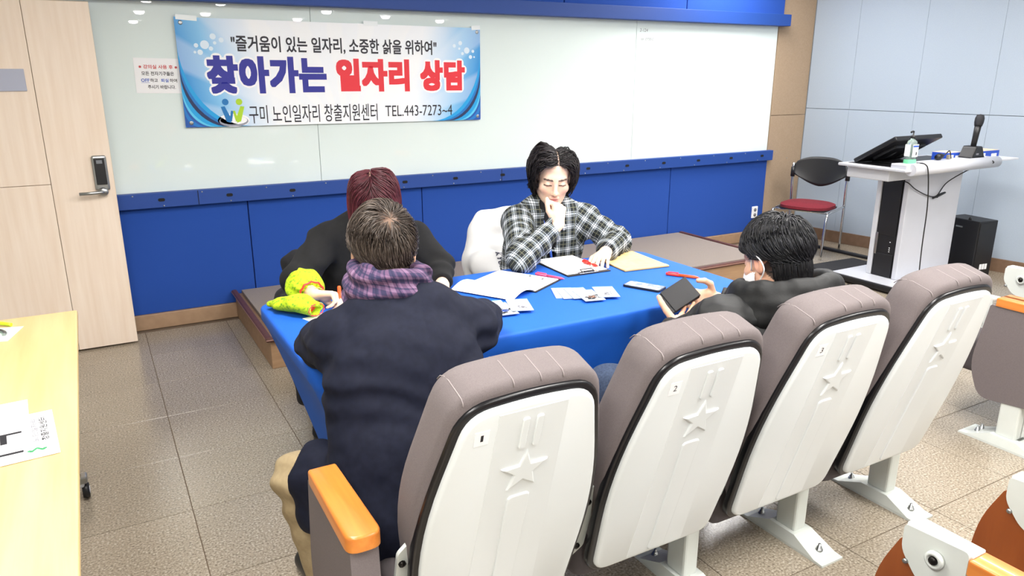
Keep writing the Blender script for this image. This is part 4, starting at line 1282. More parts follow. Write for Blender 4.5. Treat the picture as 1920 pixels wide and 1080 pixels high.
        for ax in range(3):
            n = D.shape
            A = np.take(ins, range(0, n[ax] - 1), ax); B = np.take(ins, range(1, n[ax]), ax)
            e = np.nonzero(A != B)
            e = [q for q in e]
            flip = A[tuple(e)]
            b1, b2 = [(1, 2), (2, 0), (0, 1)][ax]
            ok = (e[b1] > 0) & (e[b2] > 0) & (e[b1] < n[b1] - 1) & (e[b2] < n[b2] - 1)
            e = [q[ok] for q in e]; flip = flip[ok]
            def at(d1, d2):
                w = [e[0], e[1], e[2]]; w[b1] = w[b1] - d1; w[b2] = w[b2] - d2
                return idx[w[0], w[1], w[2]]
            q = np.stack([at(1, 1), at(0, 1), at(0, 0), at(1, 0)], 1)
            q[~flip] = q[~flip][:, ::-1]
            F.append(q)
        F = np.concatenate(F)
        F = F[(F >= 0).all(1)]
        return V, F

def np_mesh(name, V, F, m, parent=None, base=(0, 0, 0), attrs=None, smooth=True):
    me = bpy.data.meshes.new(name)
    V = np.asarray(V, np.float64) - v3(base)
    me.vertices.add(len(V)); me.vertices.foreach_set('co', V.astype(np.float32).ravel())
    k = F.shape[1]
    me.loops.add(F.size); me.loops.foreach_set('vertex_index', F.astype(np.int32).ravel())
    me.polygons.add(len(F)); me.polygons.foreach_set('loop_start', np.arange(0, F.size, k, dtype=np.int32))
    try: me.polygons.foreach_set('loop_total', np.full(len(F), k, np.int32))
    except Exception: pass
    me.update(calc_edges=True)
    if smooth: me.polygons.foreach_set('use_smooth', np.ones(len(F), bool))
    for nm, a in (attrs or {}).items():
        at = me.attributes.new(nm, 'FLOAT_COLOR', 'POINT')
        if a.shape[1] == 3: a = np.concatenate([a, np.ones((len(a), 1))], 1)
        at.data.foreach_set('color', a.astype(np.float32).ravel())
    me.validate()
    return mobj(name, me, m, parent)

def smooth_mesh(V, F, it=2, lam=0.5):
    n = len(V)
    E = np.concatenate([F[:, [0, 1]], F[:, [1, 2]], F[:, [2, 3]], F[:, [3, 0]]])
    for _ in range(it):
        S_ = np.zeros_like(V); c = np.zeros(n)
        for ax in range(3):
            S_[:, ax] = np.bincount(E[:, 0], V[E[:, 1], ax], n) + np.bincount(E[:, 1], V[E[:, 0], ax], n)
        c = np.bincount(E[:, 0], minlength=n) + np.bincount(E[:, 1], minlength=n)
        V = V + lam * (S_ / np.maximum(c, 1)[:, None] - V)
    return V

# ---------------------------------------------------------------- anatomy
def add_head(S, F, neck, lean=1.0, ear=True, face=True):
    S.hell(F, (0, -0.012, 0.030), (0.074, 0.095, 0.086), 0.0)
    S.hell(F, (0, 0.030, -0.040), (0.057, 0.058, 0.072), 0.03)
    for sx in (-1, 1):
        S.hcone(F, (sx * 0.052, 0.005, -0.055), (sx * 0.012, 0.070, -0.098), 0.016, 0.016, 0.03)
        S.hell(F, (sx * 0.043, 0.058, -0.025), (0.022, 0.022, 0.020), 0.025)
    S.hell(F, (0, 0.074, -0.098), (0.020, 0.016, 0.016), 0.02)
    S.cone(F.pt(0, -0.028, -0.055), neck, 0.055 * F.s, 0.058, 0.03)
    if face:
        S.hell(F, (0, 0.066, 0.022), (0.052, 0.022, 0.018), 0.02)
        for sx in (-1, 1):
            S.hell(F, (sx * 0.031, 0.097, 0.002), (0.017, 0.013, 0.009), 0.012, 's')
            S.hell(F, (sx * 0.031, 0.074, 0.001), (0.0155, 0.015, 0.012), 0.004)
        S.hcone(F, (0, 0.084, 0.010), (0, 0.104, -0.030), 0.0075, 0.0105, 0.012)
        S.hell(F, (0, 0.107, -0.035), (0.0105, 0.010, 0.009), 0.008)
        for sx in (-1, 1): S.hell(F, (sx * 0.0125, 0.096, -0.038), (0.0075, 0.010, 0.0075), 0.006)
        S.hell(F, (0, 0.088, -0.0615), (0.024, 0.010, 0.0065), 0.006)
        S.hell(F, (0, 0.086, -0.0745), (0.021, 0.011, 0.0075), 0.006)
        S.hell(F, (0, 0.100, -0.0680), (0.025, 0.008, 0.0012), 0.003, 's')
    if ear:
        for sx in (-1, 1):
            S.hell(F, (sx * 0.077, -0.010, -0.006), (0.007, 0.018, 0.031), 0.008)
            S.hell(F, (sx * 0.083, -0.006, -0.002), (0.005, 0.010, 0.017), 0.004, 's')

FL = [(0.042, 0.026, 0.021), (0.046, 0.030, 0.022), (0.043, 0.028, 0.021), (0.034, 0.021, 0.019)]
def add_hand(S, W, f, p, side, curls, thumb, sc=1.0, spread=(0.10, 0.03, -0.04, -0.12), k=0.004):
    """wrist W, finger direction f, palm faces p; curls: per finger three bend angles (deg); thumb: three directions in (f, t, p)"""
    W = v3(W); f = nrm(f); p = v3(p); p = nrm(p - f * (p @ f)); t = np.cross(f, p) * side
    kn = []
    offs = (0.029, 0.010, -0.010, -0.029); ln = (0.086, 0.090, 0.085, 0.076)
    for i in range(4):
        K = W + (f * ln[i] + t * offs[i]) * sc
        S.cone(W + (f * 0.008 + t * offs[i] * 0.55) * sc, K, 0.0145 * sc, 0.0115 * sc, 0.012)
        kn.append(K)
    S.ell(W + (f * 0.045 + t * 0.020 + p * 0.008) * sc, v3(0.024, 0.018, 0.018) * sc, None, 0.012)
    tips = []
    for i in range(4):
        a = 0.0; P = kn[i]; r = 0.0098 * sc * (1, 1.02, 0.98, 0.88)[i]
        d0 = nrm(f + t * spread[i])
        for j in range(3):
            a += R(curls[i][j])
            d = d0 * math.cos(a) + p * math.sin(a)
            Q = P + d * FL[i][j] * sc
            r2 = r * 0.88
            S.cone(P, Q, r, r2, k); P = Q; r = r2
        tips.append(P)
    P = W + (f * 0.022 + t * 0.026 + p * 0.006) * sc; r = 0.0145 * sc
    for j, L_ in enumerate((0.044, 0.033, 0.025)):
        th = thumb[j]
        d = nrm(f * th[0] + t * th[1] + p * th[2])
        Q = P + d * L_ * sc; r2 = r * (0.82 if j == 0 else 0.88)
        S.cone(P, Q, r, r2, 0.006 if j == 0 else k); P = Q; r = r2
    tips.append(P)
    return kn, tips, t

def skin_mat(name, rgb):
    m, nt, b = newmat(name)
    at = nd(nt, 'ShaderNodeAttribute', attribute_name='tint')
    nz = nd(nt, 'ShaderNodeTexNoise'); nz.inputs['Scale'].default_value = 45; nz.inputs['Detail'].default_value = 4
    tc = nd(nt, 'ShaderNodeTexCoord'); nt.links.new(tc.outputs['Object'], nz.inputs['Vector'])
    mx = nd(nt, 'ShaderNodeMix', data_type='RGBA', blend_type='MULTIPLY'); mx.inputs[0].default_value = 0.18
    nt.links.new(at.outputs['Color'], mx.inputs[6]); nt.links.new(nz.outputs['Color'], mx.inputs[7])
    nt.links.new(mx.outputs[2], b.inputs['Base Color'])
    b.inputs['Roughness'].default_value = 0.5
    b.inputs['Subsurface Weight'].default_value = 0.08
    b.inputs['Subsurface Radius'].default_value = (0.01, 0.004, 0.002)
    return m
M_skin = skin_mat('skin', None)

def tints(n, rgb): return np.tile(v3(lin(rgb)), (n, 1))
def blend(T, w, rgb):
    w = np.clip(w, 0, 1)[:, None]
    return T * (1 - w) + v3(lin(rgb)) * w

def hair_mat(name, a, b_, rough=0.38, spec=0.5):
    m, nt, b = newmat(name)
    at = nd(nt, 'ShaderNodeAttribute', attribute_name='tint')
    nt.links.new(at.outputs['Color'], b.inputs['Base Color'])
    b.inputs['Roughness'].default_value = rough
    b.inputs['Specular IOR Level'].default_value = spec
    return m
M_hair = hair_mat('hair', None, None, 0.42, 0.35)

def strands(paths, rad, tint, taper=0.25, flat=1.0):
    """paths (n, s, 3) -> tapered three-sided locks; returns V, F, T"""
    n, s_, _ = paths.shape
    tan = np.gradient(paths, axis=1); tan /= np.linalg.norm(tan, axis=2, keepdims=True) + 1e-9
    ref = np.array([0.31, 0.52, 0.79]); u = np.cross(tan, ref); u /= np.linalg.norm(u, axis=2, keepdims=True) + 1e-9
    w = np.cross(tan, u)
    tt = np.linspace(0, 1, s_)
    prof = (1 - (1 - taper) * tt ** 2.2); prof[0] *= 0.7
    rr = np.asarray(rad).reshape(-1, 1) * prof
    V = np.stack([paths + (u * math.cos(a) + w * math.sin(a)) * rr[:, :, None] for a in (0, 2 * PI / 3, 4 * PI / 3)], 2)   # n s 3 3
    base = (np.arange(n) * s_ * 3)[:, None] + (np.arange(s_ - 1) * 3)[None, :]
    F = []
    for k in range(3):
        k2 = (k + 1) % 3
        F.append(np.stack([base + k, base + k2, base + 3 + k2, base + 3 + k], 2).reshape(-1, 4))
    V = V.reshape(-1, 3); F = np.concatenate(F)
    T = np.repeat(tint, s_ * 3, axis=0)
    return V, F, T

def grow(F, rng_, roots, flow, length, steps=9, lift=0.006, er=(0.078, 0.099, 0.090), ec=(0, -0.012, 0.030), free=-0.045, wave=0.0, grav=0.6, rise=None, under=None, phase=None):
    """strands grown in a head frame: start at unit roots on the scalp, follow flow() over it, then hang"""
    n = len(roots); er = v3(er); ec = v3(ec)
    p = ec + roots * er
    L = length if np.ndim(length) else np.full(n, length)
    st = (L / (steps - 1))[:, None]
    out = [p.copy()]
    ph = rng_.random(n) * 6.28 if phase is None else phase + rng_.random(n) * 0.9
    hang = np.zeros(n, bool)
    d_prev = None
    for i in range(1, steps):
        q = (p - ec) / er; qn = q / (np.linalg.norm(q, axis=1, keepdims=True) + 1e-9)
        nor = qn / er; nor /= np.linalg.norm(nor, axis=1, keepdims=True)
        d = flow(p, qn)
        dt = d - nor * (d * nor).sum(1, keepdims=True)
        dt /= np.linalg.norm(dt, axis=1, keepdims=True) + 1e-9
        if wave: 
            side = np.cross(nor, dt)
            dt = dt + side * (np.sin(ph + i * 1.25) * wave)[:, None] + nor * (np.cos(ph + i * 1.25) * wave * 0.5)[:, None]
        gv = F.R.T @ v3(0, 0, -1)
        low = p[:, 2] < free
        hang |= low
        if under is not None: hang |= (nor @ gv) > under
        dd = np.where(hang[:, None], (dt * (1 - grav) + gv * grav), dt)
        if d_prev is not None: dd = dd * 0.65 + d_prev * 0.35
        dd /= np.linalg.norm(dd, axis=1, keepdims=True) + 1e-9
        d_prev = dd
        p = p + dd * st
        # keep outside the scalp, lifted
        q = (p - ec) / er; r = np.linalg.norm(q, axis=1)
        tgt = 1 + (lift if np.ndim(lift) else np.full(n, lift)) / 0.085 * min(1, i / 2.5)
        if rise is not None: tgt = tgt + rise * (i / steps)
        need = (r < tgt) | (~hang)
        p = np.where(need[:, None], ec + er * q / (r[:, None] + 1e-9) * np.where(need, tgt, r)[:, None], p)
        out.append(p.copy())
    Pth = np.stack(out, 1)
    return F.c + F.s * (Pth @ F.R.T)

def sphere_roots(rng_, n, keep):
    R_ = rng_.normal(size=(n * 4, 3)); R_ /= np.linalg.norm(R_, axis=1, keepdims=True)
    R_ = R_[keep(R_)]
    return R_[:n]

def merge(parts):
    V, F, T = [], [], []; o = 0
    for v, f, t in parts:
        V.append(v); F.append(f + o); T.append(t); o += len(v)
    return np.concatenate(V), np.concatenate(F), np.concatenate(T)

def fnoise(P, s, seed=0.0):
    """cheap smooth folds: warped sines"""
    x, y, z = P[:, 0] * s + seed, P[:, 1] * s + seed * 1.7, P[:, 2] * s - seed
    a = np.sin(x * 1.3 + 1.7 * np.sin(y * 0.9 + 0.6 * np.sin(z * 1.1)))
    b = np.sin(y * 1.1 + 1.5 * np.sin(z * 1.2 + 0.8 * np.sin(x * 0.7)))
    c = np.sin(z * 1.6 + 1.4 * np.sin(x * 1.05 + 0.9 * np.sin(y * 1.4)))
    return (a + b + c) / 3.0

def seg_t(P, a, b):
    a, b = v3(a), v3(b); ba = b - a
    t = ((P - a) @ ba) / (ba @ ba)
    tc = np.clip(t, 0, 1)
    return t, np.linalg.norm(P - a - tc[:, None] * ba, axis=1)

def limb_coords(P, segs, seed=(-0.45, -0.80, 0.40)):
    """pattern coordinates that run along the nearest limb; segs: (a, b, r) or None entries use world x,z"""
    best = np.full(len(P), 9.0); UV = np.zeros((len(P), 3))
    for sg in segs:
        a, b, r, kind = sg
        t, d = seg_t(P, a, b); d = d - r
        ax = nrm(v3(b) - v3(a)); u = nrm(np.cross(ax, v3(seed)))
        q = P - v3(a)
        L_ = np.linalg.norm(v3(b) - v3(a))
        if isinstance(kind, str): uv = np.stack([t * L_, (q @ u) * 1.15, np.zeros(len(P))], 1)
        else: uv = np.stack([P[:, 2], q @ kind, np.zeros(len(P))], 1)
        m = d < best
        best[m] = d[m]; UV[m] = uv[m]
    return UV
# ================================================================ people
NR = np.random.default_rng(11)
def cloth_mat(name, rgb, rgb2=None, rough=0.9, bump=0.3, bscale=900, sheen=0.0, scale=60):
    return mat(name, rgb, rough, rgb2=rgb2, scale=scale, bump=bump, bscale=bscale, sheen=sheen)

def person(loc, label):
    t = empty('person', loc); tag(t, label, 'person'); return t

def shoe(S, heel, toe):
    heel, toe = v3(heel), v3(toe)
    S.cone(heel + v3(0, 0, .04), toe + v3(0, 0, .035), 0.042, 0.036, 0.02)
    S.cone(heel + v3(0, 0, .05), heel + v3(0, 0, .10), 0.042, 0.045, 0.02)
    S.half((0, 0, heel[2] + 0.004), (0, 0, -1))

def part(S, name, m, root, it=1, attrs=None):
    V, F = S.mesh()
    if it: V = smooth_mesh(V, F, it)
    at = attrs(V) if attrs else None
    return np_mesh(name, V, F, m, root, tuple(root.location), at), V

def plaid(name, base, bandA, bandB, thin, period=0.07, rough=0.9, layout=None):
    """woven check from the 'weave' pattern coordinates"""
    m, nt, b = newmat(name)
    at = nd(nt, 'ShaderNodeAttribute', attribute_name='weave')
    sp = nd(nt, 'ShaderNodeSeparateXYZ'); nt.links.new(at.outputs['Vector'], sp.inputs[0])
    lay = layout or [(0.0, 0), (0.10, 1), (0.20, 0), (0.27, 1), (0.37, 0), (0.60, 2), (0.64, 0), (0.80, .5), (0.84, 0)]
    ms = []
    for ax in ('X', 'Y'):
        dv = nd(nt, 'ShaderNodeMath', operation='DIVIDE'); dv.inputs[1].default_value = period; nt.links.new(sp.outputs[ax], dv.inputs[0])
        fr = nd(nt, 'ShaderNodeMath', operation='FRACT'); nt.links.new(dv.outputs[0], fr.inputs[0])
        def ramp(sel):
            cr = nd(nt, 'ShaderNodeValToRGB'); cr.color_ramp.interpolation = 'CONSTANT'
            el = cr.color_ramp.elements
            while len(el) > 1: el.remove(el[-1])
            el[0].position = 0.0; v = sel(lay[0][1]); el[0].color = (v, v, v, 1)
            for pos, c in lay[1:]:
                e = el.new(pos); v = sel(c); e.color = (v, v, v, 1)
            nt.links.new(fr.outputs[0], cr.inputs['Fac'])
            return cr
        ms.append((ramp(lambda c: c if c <= 1 else 0), ramp(lambda c: 1.0 if c == 2 else 0)))
    col = None
    sm = nd(nt, 'ShaderNodeMix', data_type='RGBA', blend_type='MIX')
    sm.inputs[6].default_value = (*lin(base), 1); sm.inputs[7].default_value = (*lin(bandA), 1)
    ad = nd(nt, 'ShaderNodeMath', operation='MAXIMUM'); nt.links.new(ms[0][0].outputs[0], ad.inputs[0]); nt.links.new(ms[1][0].outputs[0], ad.inputs[1])
    nt.links.new(ad.outputs[0], sm.inputs[0])
    s2 = nd(nt, 'ShaderNodeMix', data_type='RGBA', blend_type='MIX')
    mu = nd(nt, 'ShaderNodeMath', operation='MULTIPLY'); nt.links.new(ms[0][0].outputs[0], mu.inputs[0]); nt.links.new(ms[1][0].outputs[0], mu.inputs[1])
    nt.links.new(mu.outputs[0], s2.inputs[0]); nt.links.new(sm.outputs[2], s2.inputs[6]); s2.inputs[7].default_value = (*lin(bandB), 1)
    s3 = nd(nt, 'ShaderNodeMix', data_type='RGBA', blend_type='MIX')
    th = nd(nt, 'ShaderNodeMath', operation='MAXIMUM'); nt.links.new(ms[0][1].outputs[0], th.inputs[0]); nt.links.new(ms[1][1].outputs[0], th.inputs[1])
    t7 = nd(nt, 'ShaderNodeMath', operation='MULTIPLY'); t7.inputs[1].default_value = 0.75; nt.links.new(th.outputs[0], t7.inputs[0])
    nt.links.new(t7.outputs[0], s3.inputs[0]); nt.links.new(s2.outputs[2], s3.inputs[6]); s3.inputs[7].default_value = (*lin(thin), 1)
    nt.links.new(s3.outputs[2], b.inputs['Base Color'])
    b.inputs['Roughness'].default_value = rough
    nz = nd(nt, 'ShaderNodeTexNoise'); nz.inputs['Scale'].default_value = 900
    tc = nd(nt, 'ShaderNodeTexCoord'); nt.links.new(tc.outputs['Object'], nz.inputs['Vector'])
    bp = nd(nt, 'ShaderNodeBump'); bp.inputs['Strength'].default_value = 0.3; bp.inputs['Distance'].default_value = 0.002
    nt.links.new(nz.outputs['Fac'], bp.inputs['Height']); nt.links.new(bp.outputs['Normal'], b.inputs['Normal'])
    return m

M_navy = cloth_mat('navy_wool_coat', (15, 19, 36), (20, 24, 42), 0.8, 0.2, 1200, 0.0)
M_navy.node_tree.nodes['Principled BSDF'].inputs['Specular IOR Level'].default_value = 0.25
M_khaki = cloth_mat('khaki_trousers', (168, 150, 116), (156, 138, 106), 0.9, 0.3)
M_knit = cloth_mat('black_knit', (9, 10, 12), (14, 14, 17), 0.95, 0.5, 600, 0.0)
M_blackcloth = cloth_mat('black_cloth', (20, 20, 25), (27, 27, 32), 0.9)
M_denim = cloth_mat('dark_blue_denim', (46, 58, 82), (66, 80, 104), 0.9, 0.4, 700, 0.0, 120)
M_puffer = mat('black_puffer_nylon', (16, 17, 18), 0.62, rgb2=(20, 21, 22), scale=40, bump=0.2, bscale=160)
M_lime = mat('lime_floral_fabric', (184, 212, 26), 0.85, rgb2=(104, 156, 30), scale=95, detail=2, lo=0.5, hi=0.66, bump=0.4, bscale=120)
M_leather = mat('black_leather', (26, 26, 30), 0.38, bump=0.25, bscale=350)
M_shoe = mat('black_shoe_leather', (24, 22, 22), 0.4)

# ---------------------------------------------------------------- 1: older person in navy coat, seen from behind
def person_coat():
    t = person((0.66, 1.75, 0), 'person seen from behind in navy coat and plaid scarf, writing at the table')
    Fh = Fr((0.712, 2.030, 1.100), (0.30, 0.90, -0.32), (0, 0, 1), 1.12)
    neck = (0.700, 1.955, 0.985)
    fw = nrm((0.12, 1, 0)); 
    shl, shr = v3(0.550, 1.955, 0.872), v3(0.945, 1.945, 0.850)
    ell_, elr = v3(0.535, 2.135, 0.812), v3(1.075, 2.125, 0.800)
    wl, wr_ = v3(0.665, 2.36, 0.785), v3(0.865, 2.34, 0.785)
    # body
    S = Sdf((0.40, 1.55, 0.36), (1.20, 2.52, 1.30), 0.004)
    add_head(S, Fh, neck)
    S.cone((0.66, 1.76, 0.52), (0.70, 1.91, 0.86), 0.13, 0.15, 0.03, fw, 0.65)
    S.cone((0.70, 1.95, 0.93), neck, 0.07, 0.058, 0.04)
    for a, b, c in ((shl, ell_, wl), (shr, elr, wr_)):
        S.cone((0.70, 1.93, 0.90), a, 0.08, 0.055, 0.03); S.cone(a, b, 0.052, 0.042, 0.02); S.cone(b, c, 0.042, 0.027, 0.02)
    rel = [(25, 30, 20), (28, 30, 20), (30, 32, 22), (32, 32, 22)]
    add_hand(S, wl, nrm((0.25, 0.95, -0.05)), (0.1, 0, -1), -1, rel, [(0.6, 0.7, 0.35), (0.9, 0.3, 0.3), (1, 0.1, 0.2)])
    add_hand(S, wr_, nrm((-0.2, 0.95, -0.05)), (-0.1, 0, -1), 1, rel, [(0.6, 0.7, 0.35), (0.9, 0.3, 0.3), (1, 0.1, 0.2)])
    def tn(V):
        T = tints(len(V), (224, 176, 146)); L = Fh.loc(V)
        # scalp shade of cropped hair at sides and back, warm thin crown
        er_ = (np.abs(L[:, 0]) > 0.066) & (np.linalg.norm(L[:, 1:] - v3(-0.010, -0.006), axis=1) < 0.036)
        ins = (L[:, 2] * 0.66 - L[:, 1] * 0.75 > -0.02) & ~er_ & (L[:, 2] > -0.075)
        T = blend(T, ins * 0.92, (78, 66, 58))
        cr = np.exp(-(((L - v3(0.022, -0.095, 0.062)) / v3(0.03, 0.028, 0.03)) ** 2).sum(1))
        T = blend(T, cr * 0.55, (160, 128, 108))
        return {'tint': T}
    part(S, 'body', M_skin, t, 1, tn)
    # hair: short, thinning, combed away from the whorl
    wh = nrm((0.28, -0.84, 0.46))
    def keep(q):
        p = q * v3(.078, .099, .090) + v3(0, -.012, .03)
        m = (p[:, 2] * 0.66 - p[:, 1] * 0.75 > -0.022) & (p[:, 2] > -0.062)
        m &= ~((np.abs(p[:, 0]) > 0.06) & (p[:, 2] < 0.022) & (p[:, 1] > -0.042))      # round the ears
        dens = np.clip((1 - (q @ wh)) / 0.12, 0.42, 1)
        return m & (NR.random(len(q)) < dens)
    roots = sphere_roots(NR, 4600, keep)
    def flow(p, q):
        d = q - wh * (q @ wh)[:, None]
        sw = np.cross(np.tile(wh, (len(q), 1)), q)
        d = d / (np.linalg.norm(d, axis=1, keepdims=True) + 1e-6)
        return d + sw * 0.35 + v3(0, -0.1, -0.35) * np.clip(-q[:, 1:2], 0, 1)
    ln = 0.036 + 0.022 * NR.random(len(roots)) + 0.012 * np.clip(roots[:, 2], 0, 1)
    P = grow(Fh, NR, roots, flow, ln, 6, 0.008 + 0.009 * NR.random(len(roots)), wave=0.14, free=-0.2)
    g = NR.random((len(roots), 1))
    low = np.clip((-roots[:, 2:3] + 0.1) * 1.2, 0, 1)
    grey = np.clip(g * 0.8 + low * 0.35 * NR.random((len(roots), 1)), 0, 1) ** 2
    T = v3(lin((54, 45, 40))) * (1 - grey) + v3(lin((122, 109, 99))) * grey
    V, F, T = strands(P, 0.0013 + 0.0009 * NR.random(len(roots)), T)
    np_mesh('hair', V, F, M_hair, t, tuple(t.location), {'tint': T})
    # coat
    S = Sdf((0.28, 1.44, 0.26), (1.24, 2.48, 1.06), 0.0055)
    S.chain([(0.645, 1.70, 0.42), (0.655, 1.745, 0.56), (0.69, 1.83, 0.74), (0.725, 1.90, 0.85)], [0.225, 0.203, 0.222, 0.195], 0.05, fw, 0.62)
    S.cone((0.71, 1.925, 0.90), (0.70, 1.945, 0.985), 0.12, 0.085, 0.05, fw, 0.8)
    for a, b, c in ((shl, ell_, wl), (shr, elr, wr_)):
        S.cone((0.71 + (a[0] - 0.71) * 0.35, 1.93, 0.93), a, 0.085, 0.082, 0.05)
        S.cone(a, b, 0.085, 0.070, 0.035); S.cone(b, c, 0.069, 0.048, 0.025)
        e = nrm(c - b)
        S.half(c, e, np.minimum(c, c) - 0.09, c + 0.09)
    # skirt over the seat and the left thigh
    S.cone((0.60, 1.74, 0.47), (0.455, 1.925, 0.495), 0.125, 0.098, 0.04)
    S.cone((0.55, 1.78, 0.42), (0.455, 1.905, 0.41), 0.10, 0.085, 0.04)
    S.cone((0.75, 1.74, 0.47), (0.80, 1.97, 0.50), 0.12, 0.095, 0.04)
    S.half((0.425, 1.965, 0.5), (-0.62, 0.78, 0.0), (0.2, 1.85, 0.2), (0.6, 2.1, 0.66))
    S.half((0, 0, 0.30), (0, 0, -1))
    S.half((0.8, 2.0, 0.5), (0, 1, 0), (0.6, 1.95, 0.2), (1.0, 2.2, 0.60))
    def folds(P):
        f = 0.0062 * np.sin(P[:, 2] * 95 + 4 * np.sin(P[:, 0] * 7.5 + 1) + 1.6 * np.sin(P[:, 0] * 19)) * np.clip(1 - np.abs(P[:, 2] - 0.80) / 0.13, 0, 1) * (0.55 + 0.45 * np.sin(P[:, 0] * 13 + P[:, 2] * 9))
        low = np.clip((0.66 - P[:, 2]) / 0.1, 0, 1)
        f += 0.006 * low * np.sin(P[:, 0] * 38 + 3 * np.sin(P[:, 2] * 11) - P[:, 2] * 22)
        seam = np.exp(-((P[:, 0] - (0.655 + (P[:, 2] - 0.5) * 0.17)) / 0.0045) ** 2) * (P[:, 1] < 1.9)
        return f + 0.004 * fnoise(P, 24, 1.0) + 0.0025 * fnoise(P, 60, 2.0) + 0.004 * seam
    S.displace(folds)
    part(S, 'coat', M_navy, t, 1)
    # coat collar, a fold lying round the scarf
    S = Sdf((0.52, 1.80, 0.88), (0.90, 2.12, 1.06), 0.004)
    ring = []
    for k in range(15):
        a = R(-205 + k * 230 / 14)
        ring.append(v3(0.703 + 0.112 * math.cos(a), 1.955 + 0.100 * math.sin(a), 0.962 - 0.025 * math.sin(a) * -1 - 0.02))
    for k in range(14): S.cone(ring[k], ring[k + 1], 0.026, 0.026, 0.01, (0, 0, 1), 1.0)
    S.displace(lambda P: 0.003 * fnoise(P, 40, 3))
    part(S, 'coat_collar', M_navy, t, 1)
    # scarf: wraps with folds
    S = Sdf((0.54, 1.80, 0.90), (0.88, 2.16, 1.12), 0.004)
    for (z0, rad, th, tilt) in ((0.985, 0.104, 0.030, 0.14), (1.020, 0.096, 0.030, 0.10), (1.055, 0.088, 0.026, 0.14)):
        pr = []
        for k in range(25):
            a = k * 2 * PI / 24
            pr.append(v3(0.706 + rad * math.cos(a), 1.968 + (rad * 0.98) * math.sin(a), z0 - tilt * rad * math.cos(a) * 0.6 + 0.05 * rad * math.sin(a)))
        for k in range(24): S.cone(pr[k], pr[k + 1], th, th, 0.012)
    S.displace(lambda P: 0.0055 * np.sin(P[:, 2] * 130 + 3.2 * np.sin(np.arctan2(P[:, 1] - 1.968, P[:, 0] - 0.706) * 2 + 1) + (P[:, 0] - .7) * 40) + 0.003 * fnoise(P, 45, 5))
    M_scarf = plaid('purple_plaid_scarf', (44, 40, 72), (98, 70, 100), (138, 110, 138), (28, 30, 62), 0.052, layout=[(0.0, 0), (0.08, .6), (0.22, 0), (0.30, .9), (0.50, 0), (0.62, 2), (0.68, 0), (0.76, .5), (0.86, 0)])
    def wv(V):
        a = np.arctan2(V[:, 1] - 1.968, V[:, 0] - 0.706)
        return {'weave': np.stack([a * 0.10 + V[:, 2] * 0.3, V[:, 2] + a * 0.02, np.zeros(len(V))], 1)}
    part(S, 'scarf', M_scarf, t, 1, wv)
    # trousers and shoes
    S = Sdf((0.26, 1.55, 0.0), (0.98, 2.45, 0.64), 0.006)
    for hp, kn, an in (((0.60, 1.74, 0.46), (0.418, 1.995, 0.46), (0.475, 2.03, 0.09)), ((0.76, 1.74, 0.46), (0.80, 2.03, 0.47), (0.80, 2.03, 0.09))):
        S.cone(hp, kn, 0.098, 0.078, 0.03); S.cone(kn, an, 0.078, 0.062, 0.03)
    S.half((0, 0, 0.075), (0, 0, -1))
    def tf(P):
        d = np.linalg.norm(P - v3(0.40, 2.0, 0.42), axis=1)
        return 0.007 * np.sin(P[:, 2] * 70 + (P[:, 0] - 0.4) * 35 + 2 * np.sin(P[:, 1] * 22)) * np.exp(-(d / 0.16) ** 2) + 0.003 * fnoise(P, 30, 7)
    S.displace(tf)
    part(S, 'trousers', M_khaki, t, 1)
    for heel, toe in (((0.475, 2.03, 0), (0.45, 2.21, 0)), ((0.80, 2.03, 0), (0.81, 2.22, 0))):
        S = Sdf(np.minimum(heel, toe) - v3(.08, .08, .01), np.maximum(heel, toe) + v3(.08, .08, .17), 0.006); shoe(S, heel, toe)
        part(S, 'shoe', M_shoe, t, 1)
person_coat()
